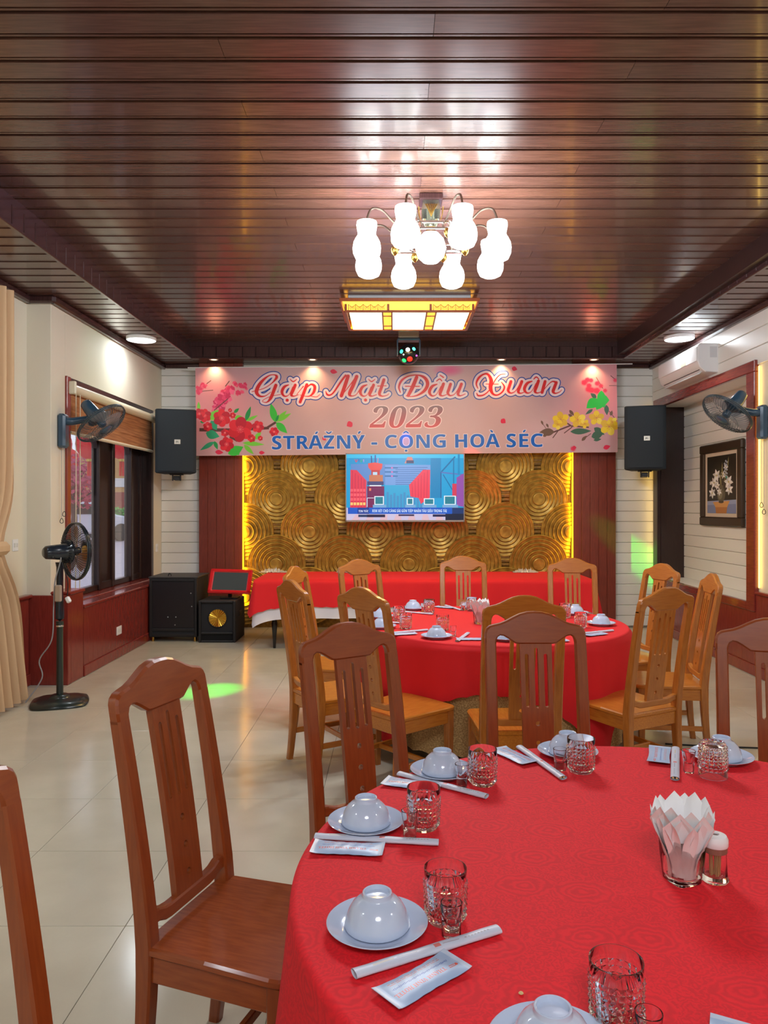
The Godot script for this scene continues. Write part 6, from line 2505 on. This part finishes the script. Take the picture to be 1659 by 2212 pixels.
func _left_corner() -> void:
	_cable()
	# amplifier rack cabinet
	var o := thing("amplifier_cabinet", "tall black equipment cabinet with brass feet in the left back corner", "cabinet", P(-2.5, 0, 8.83))
	var st := S()
	box(st, Vector3(0, 0.385, 0), Vector3(0.54, 0.67, 0.52), 0.006)
	obj("body", st, M.black_soft, o)
	st = S()
	box(st, Vector3(0, 0.728, 0), Vector3(0.56, 0.018, 0.54), 0.004)
	obj("lid", st, mat(Color8(52, 48, 46), 0.5), o)
	st = S()
	for x in [-0.255, 0.255]:
		box(st, Vector3(x, 0.39, 0.262), Vector3(0.03, 0.66, 0.02), 0.003)
	for y in [0.075, 0.135, 0.7]:
		box(st, Vector3(0, y, 0.262), Vector3(0.48, 0.03, 0.02), 0.003)
	obj("door_frame", st, M.black, o)
	st = S()
	box(st, Vector3(0, 0.42, 0.262), Vector3(0.47, 0.52, 0.006), 0.0)
	var door := obj("door", st, mat(Color8(26, 27, 32), 0.3), o)
	for q in [[-0.06, 0.28], [0.03, 0.28], [0.02, 0.19], [0.11, 0.14], [0.2, 0.55], [0.21, 0.4]]:
		st = S()
		lathe(st, [Vector2(0, 0), Vector2(0.007, 0), Vector2(0.006, 0.006), Vector2(0, 0.007)], 10, Vector3(q[0], q[1], 0.265), Basis(Vector3.RIGHT, PI / 2))
		obj("knob", st, M.plastic_grey, door)
	for x in [-0.24, 0.24]:
		for z in [-0.23, 0.23]:
			st = S()
			lathe(st, [Vector2(0, 0), Vector2(0.018, 0), Vector2(0.018, 0.055), Vector2(0, 0.055)], 14, Vector3(x, 0, z))
			obj("foot", st, M.brass, o)
	var tp := []
	for q in 9:
		var a := PI * q / 8
		tp.append(Vector3(-0.05 + 0.016 * cos(a), 0.742 + 0.03 * sin(a), 0.23))
	st = S()
	tube(st, tp, 0.006, 8)
	obj("hasp", st, M.black, o)
	# subwoofer
	var s := thing("subwoofer", "black subwoofer box with a round golden port, standing beside the tall cabinet", "subwoofer", P(-1.99, 0, 8.76))
	st = S()
	box(st, Vector3(0, 0.235, -0.01), Vector3(0.42, 0.47, 0.48), 0.008)
	obj("cabinet", st, M.black_soft, s)
	st = S()
	for x in [-0.195, 0.195]:
		box(st, Vector3(x, 0.235, 0.24), Vector3(0.03, 0.47, 0.03), 0.005)
	for y in [0.012, 0.458, 0.105]:
		box(st, Vector3(0, y, 0.24), Vector3(0.36, 0.024, 0.03), 0.005)
	obj("front_frame", st, M.black, s)
	st = S()
	box(st, Vector3(0, 0.055, 0.232), Vector3(0.36, 0.07, 0.006), 0.0)
	obj("slot_port", st, mat(Color8(8, 8, 8), 0.9), s)
	st = S()
	for k in 24:
		var a0 := TAU * k / 24
		var a1 := TAU * (k + 1) / 24
		var am := (a0 + a1) / 2
		var c := Vector3(0.005, 0.275, 0.235)
		var A := Vector3(0.005 + 0.1 * cos(a0), 0.275 + 0.1 * sin(a0), 0.245)
		var B := Vector3(0.005 + 0.1 * cos(am), 0.275 + 0.1 * sin(am), 0.249)
		var D := Vector3(0.005 + 0.1 * cos(a1), 0.275 + 0.1 * sin(a1), 0.245)
		for t in [[A, B], [B, D]]:
			var nn: Vector3 = (t[0] - c).cross(t[1] - c).normalized()
			if nn.z < 0:
				nn = -nn
			tri(st, c, t[0], t[1], nn, nn, nn)
	obj("golden_cone", st, mat(Color8(206, 160, 60), 0.22, 1.0), s)
	st = S()
	var ring := []
	for k in 32:
		ring.append(Vector3(0.005 + 0.103 * cos(TAU * k / 32), 0.275 + 0.103 * sin(TAU * k / 32), 0.244))
	tube(st, ring, 0.006, 6, true)
	obj("port_ring", st, M.black, s)
	st = S()
	box(st, Vector3(0.212, 0.3, 0.0), Vector3(0.01, 0.06, 0.14), 0.004)
	obj("handle", st, M.black, s)
	# red-framed touch screen on a stand
	var m := thing("touch_screen", "tilted dark screen in a glossy red frame standing on the subwoofer", "screen", P(-1.9, 0.472, 8.75))
	var tb := Basis(Vector3.RIGHT, -0.5) * Basis(Vector3(0, 0, 1), -0.03)
	var tc := Vector3(0.02, 0.2, 0.06)
	st = S()
	for x in [-1.0, 1.0]:
		box(st, tc + tb * Vector3(x * 0.22, 0, 0), Vector3(0.05, 0.3, 0.035), 0.012, tb)
		box(st, tc + tb * Vector3(0, x * 0.13, 0), Vector3(0.49, 0.042, 0.035), 0.012, tb)
	obj("red_frame", st, M.red_gloss, m)
	st = S()
	box(st, tc - tb * Vector3(0, 0, 0.004), Vector3(0.4, 0.24, 0.02), 0.0, tb)
	obj("glass_front", st, mat(Color8(70, 78, 80), 0.12), m)
	st = S()
	tube(st, [Vector3(0, 0.006, -0.02), Vector3(0, 0.12, -0.01), tc + tb * Vector3(0, -0.02, -0.02)], 0.022, 10)
	box(st, Vector3(0, 0.006, -0.02), Vector3(0.2, 0.012, 0.16), 0.004)
	obj("stand", st, M.black, m)
	_stand_fan()


func _stand_fan() -> void:
	var o := thing("pedestal_fan", "black pedestal fan with amber blades by the left window", "fan", P(-2.6, 0, 5.88))
	var st := S()
	lathe(st, [Vector2(0, 0), Vector2(0.2, 0.0), Vector2(0.212, 0.008), Vector2(0.205, 0.022), Vector2(0.15, 0.042), Vector2(0.075, 0.052), Vector2(0.07, 0.06), Vector2(0.045, 0.072), Vector2(0, 0.075)], 48, Vector3.ZERO, Basis(Vector3.UP, 0.35), 0.7, 0.75)
	obj("base", st, M.fan_green, o)
	st = S()
	lathe(st, [Vector2(0, 0.07), Vector2(0.026, 0.07), Vector2(0.024, 0.6), Vector2(0.028, 0.61), Vector2(0.028, 0.64), Vector2(0, 0.64)], 20)
	obj("lower_pole", st, M.fan_green, o)
	st = S()
	lathe(st, [Vector2(0.029, 0.598), Vector2(0.031, 0.604), Vector2(0.029, 0.61)], 20)
	lathe(st, [Vector2(0.0, 0.66), Vector2(0.03, 0.66), Vector2(0.031, 0.666), Vector2(0.0, 0.672)], 20)
	obj("chrome_ring", st, M.chrome, o)
	st = S()
	lathe(st, [Vector2(0, 0.64), Vector2(0.032, 0.66), Vector2(0.034, 0.78), Vector2(0.026, 0.84), Vector2(0.026, 1.06), Vector2(0.034, 1.1), Vector2(0, 1.1)], 20)
	obj("upper_pole", st, M.fan_black, o)
	st = S()
	box(st, Vector3(0.004, 0.86, 0.035), Vector3(0.05, 0.13, 0.03), 0.008)
	obj("control_box", st, mat(Color8(190, 178, 160), 0.35, 0.5), o)
	var n := Vector3(0.66, 0.0, -0.75).normalized()
	var bs := Basis(Quaternion(Vector3.UP, n))
	var c := Vector3(0.09, 1.18, -0.08)
	_cage(o, bs, c, 0.225, M.fan_black, M.blade_amber, M.brass, M.fan_black, 0.007, 64)
	# mains lead from the motor down the pole to the floor, and the plug hanging on a hook
	st = S()
	tube(st, spline([c + bs * Vector3(0.05, -0.2, 0), Vector3(0.03, 1.14, 0.05), Vector3(-0.02, 0.95, 0.04), Vector3(-0.035, 0.75, 0.03), Vector3(-0.05, 0.5, 0.03), Vector3(-0.15, 0.34, 0.02), Vector3(-0.13, 0.2, 0.02), Vector3(-0.24, 0.02, 0.06)], 8), 0.005, 6)
	obj("power_cable", st, M.plastic_grey, o)
	st = S()
	tube(st, spline([Vector3(0.03, 1.1, 0.03), Vector3(0.075, 0.95, 0.03), Vector3(0.07, 0.84, 0.03)], 6), 0.004, 6)
	obj("plug_cable", st, M.black, o)
	st = S()
	box(st, Vector3(0.078, 0.81, 0.03), Vector3(0.035, 0.05, 0.03), 0.008, Basis(Vector3(0, 0, 1), 0.5))
	obj("plug", st, M.plastic_white, o)


func _cable() -> void:
	var st := S()
	tube(st, spline([P(1.75, 0.005, 4.86), P(2.1, 0.005, 4.8), P(2.6, 0.005, 4.77), P(3.2, 0.005, 4.9)], 8), 0.005, 6)
	tag(obj("floor_cable", st, M.black), "thin black cable lying across the floor tiles behind the right-hand chairs", "cable")


# ---------------------------------------------------------------- the street outside the left window
func _outside() -> void:
	var g := struct("pavement", "pale paved street outside the window", "pavement")
	var st := S()
	box(st, Vector3(-33, 0.15, -46), Vector3(59, 0.3, 100), 0.0)
	obj("paving", st, mat(Color8(214, 196, 198), 0.8), g)
	var r := RandomNumberGenerator.new()
	r.seed = 12
	var hd := thing("hedge", "clipped green hedge across the street, seen through the farther pane", "hedge", P(-16.0, 0.3, 44.0))
	st = S()
	for k in 1400:
		var p := Vector3(r.randf_range(-3.1, 3.1), r.randf_range(0.2, 1.2), r.randf_range(-0.55, 0.55))
		if absf(p.x) < 2.9 and absf(p.z) < 0.4 and p.y < 1.02:
			continue
		var a := Vector3(r.randf_range(-1, 1), r.randf_range(-1, 1), r.randf_range(-1, 1)).normalized() * 0.09
		var b := a.cross(Vector3(r.randf(), r.randf(), 1)).normalized() * 0.05
		quad(st, p - a, p + b, p + a, p - b, a.cross(b).normalized())
	tag(obj("leaves", st, mat(Color8(96, 190, 76), 0.6), hd), "", "", "", "stuff")
	st = S()
	box(st, Vector3(0, 0.6, 0), Vector3(5.9, 0.95, 0.8), 0.1)
	obj("twigs", st, mat(Color8(60, 118, 52), 0.9), hd)
	st = S()
	box(st, Vector3(0, 0.06, 0), Vector3(6.4, 0.16, 1.2), 0.02)
	obj("kerb", st, mat(Color8(150, 134, 130), 0.8), hd)
	# red lanterns on a wire between two posts
	for q in [["street_wire", "overhead wire carrying the nearer red lanterns outside the window", 20.0, [-9.6, -5.4]], ["street_wire", "overhead wire carrying the farther red lanterns outside the window", 27.0, [-12.4, -7.6]]]:
		var w := thing(q[0], q[1], "wire", P(0, 0.3, q[2]))
		for x in q[3]:
			st = S()
			tube(st, [Vector3(0, 0, 0), Vector3(0, 3.9, 0)], 0.05, 8)
			tag(obj("street_post", st, M.plastic_grey, self, P(x, 0.3, q[2])), "grey post at the %s end of the %s lantern wire in the street" % ["left" if x == q[3][0] else "right", "nearer" if q[2] < 25.0 else "farther"], "post")
		st = S()
		tube(st, [Vector3(q[3][0], 3.85, 0), Vector3(q[3][1], 3.85, 0)], 0.012, 6)
		obj("line", st, M.black, w)
	var k := 0
	for q in [[-8.9, 20.0], [-8.05, 20.0], [-7.2, 20.0], [-11.6, 27.0], [-10.4, 27.0], [-9.4, 27.0]]:
		var l := thing("red_lantern", "red paper street lantern, %s on the %s wire outside the window" % [["leftmost", "middle one", "rightmost"][k % 3], "nearer" if k < 3 else "farther"], "lantern", P(q[0], 4.15, q[1]), 0.0, "red lanterns in the street")
		st = S()
		var prof := []
		for i in 13:
			var a := -PI / 2 + PI * i / 12
			prof.append(Vector2(0.36 * cos(a), -0.95 + 0.42 * sin(a)))
		lathe(st, prof, 20)
		obj("paper_globe", st, mat(Color8(232, 30, 36), 0.6), l)
		st = S()
		lathe(st, [Vector2(0.0, -1.42), Vector2(0.1, -1.42), Vector2(0.1, -1.32), Vector2(0, -1.32)], 14)
		lathe(st, [Vector2(0.0, -0.58), Vector2(0.1, -0.58), Vector2(0.1, -0.5), Vector2(0, -0.5)], 14)
		tube(st, [Vector3(0, -0.5, 0), Vector3(0, 0.015, 0)], 0.012, 5)
		obj("collar", st, M.brass, l)
		st = S()
		for i in 8:
			tube(st, [Vector3(0.05 * cos(i), -1.4, 0.05 * sin(i)), Vector3(0.06 * cos(i), -1.8, 0.06 * sin(i))], 0.014, 4)
		obj("tassel", st, mat(Color8(236, 60, 50), 0.7), l)
		k += 1
	var tr := thing("blossom_tree", "slender tree in dark pink blossom outside the nearer pane", "tree", P(-10.2, 0.3, 24.0))
	st = S()
	tube(st, [Vector3(0, 0, 0), Vector3(0.05, 0.9, 0), Vector3(-0.03, 1.7, 0.05)], [0.12, 0.09, 0.06], 10)
	for i in 12:
		var a := TAU * i / 12
		tube(st, [Vector3(-0.02, 1.3 + 0.05 * i, 0.03), Vector3(0.45 * cos(a), 1.6 + 0.08 * i, 0.45 * sin(a)), Vector3(0.95 * cos(a + 0.3), 1.8 + 0.1 * i, 0.95 * sin(a + 0.3))], [0.04, 0.025, 0.01], 6)
	obj("trunk", st, mat(Color8(92, 72, 64), 0.9), tr)
	st = S()
	for i in 1100:
		var u := Vector3(r.randfn(), r.randfn(), r.randfn()).normalized() * pow(r.randf(), 0.5)
		var p := Vector3(0, 2.0, 0) + u * Vector3(1.15, 0.9, 1.15)
		var a := Vector3(r.randf_range(-1, 1), r.randf_range(-1, 1), r.randf_range(-1, 1)).normalized() * 0.07
		var b := a.cross(Vector3(r.randf(), 1, r.randf())).normalized() * 0.07
		quad(st, p - a, p + b, p + a, p - b, a.cross(b).normalized())
	tag(obj("blossom", st, mat(Color8(196, 70, 100), 0.7), tr), "", "", "", "stuff")
	var hb := thing("shop_row", "row of ochre and red shop fronts across the street beyond the window", "building", P(-26.0, 0.3, 68.0))
	st = S()
	box(st, Vector3(0, 3.0, 0), Vector3(30, 6.0, 0.6), 0.02)
	obj("wall", st, mat(Color8(206, 160, 100), 0.8), hb)
	for x in 12:
		st = S()
		box(st, Vector3(-13.4 + 2.44 * x, 1.3, 0.32), Vector3(1.9, 2.5, 0.08), 0.02)
		obj("shop_front", st, mat([Color8(150, 60, 52), Color8(120, 92, 70), Color8(208, 60, 54)][x % 3], 0.6), hb)
		st = S()
		box(st, Vector3(-13.4 + 2.44 * x, 3.4, 0.36), Vector3(2.2, 0.8, 0.12), 0.02)
		obj("sign_board", st, mat([Color8(224, 40, 44), Color8(232, 228, 222), Color8(226, 120, 60)][(x + 1) % 3], 0.6), hb)
	var car := thing("parked_car", "white car parked in the street behind the nearer window pane", "car", P(-11.2, 0.3, 26.5), 0.9)
	var body := PackedVector2Array([Vector2(-2.0, 0.3), Vector2(2.0, 0.3), Vector2(2.08, 0.55), Vector2(2.0, 0.82), Vector2(1.15, 0.95), Vector2(0.55, 1.4), Vector2(-0.9, 1.42), Vector2(-1.7, 0.98), Vector2(-2.05, 0.9), Vector2(-2.1, 0.5)])
	st = S()
	prism(st, body, -0.82, 0.82, 0.06)
	obj("body", st, mat(Color8(226, 226, 232), 0.25, 0.0, 0.5), car)
	for s in [-1.0, 1.0]:
		st = S()
		prism(st, PackedVector2Array([Vector2(-1.45, 0.98), Vector2(0.95, 0.98), Vector2(0.48, 1.32), Vector2(-0.85, 1.34)]), s * 0.83 - 0.01, s * 0.83 + 0.01, 0.0)
		obj("side_window", st, M.black_gloss, car)
		for x in [-1.3, 1.3]:
			st = S()
			lathe(st, [Vector2(0, -0.1), Vector2(0.31, -0.1), Vector2(0.32, 0.0), Vector2(0.31, 0.1), Vector2(0, 0.1)], 24, Vector3(x, 0.32, s * 0.76), Basis(Vector3.RIGHT, PI / 2))
			obj("wheel", st, M.black, car)
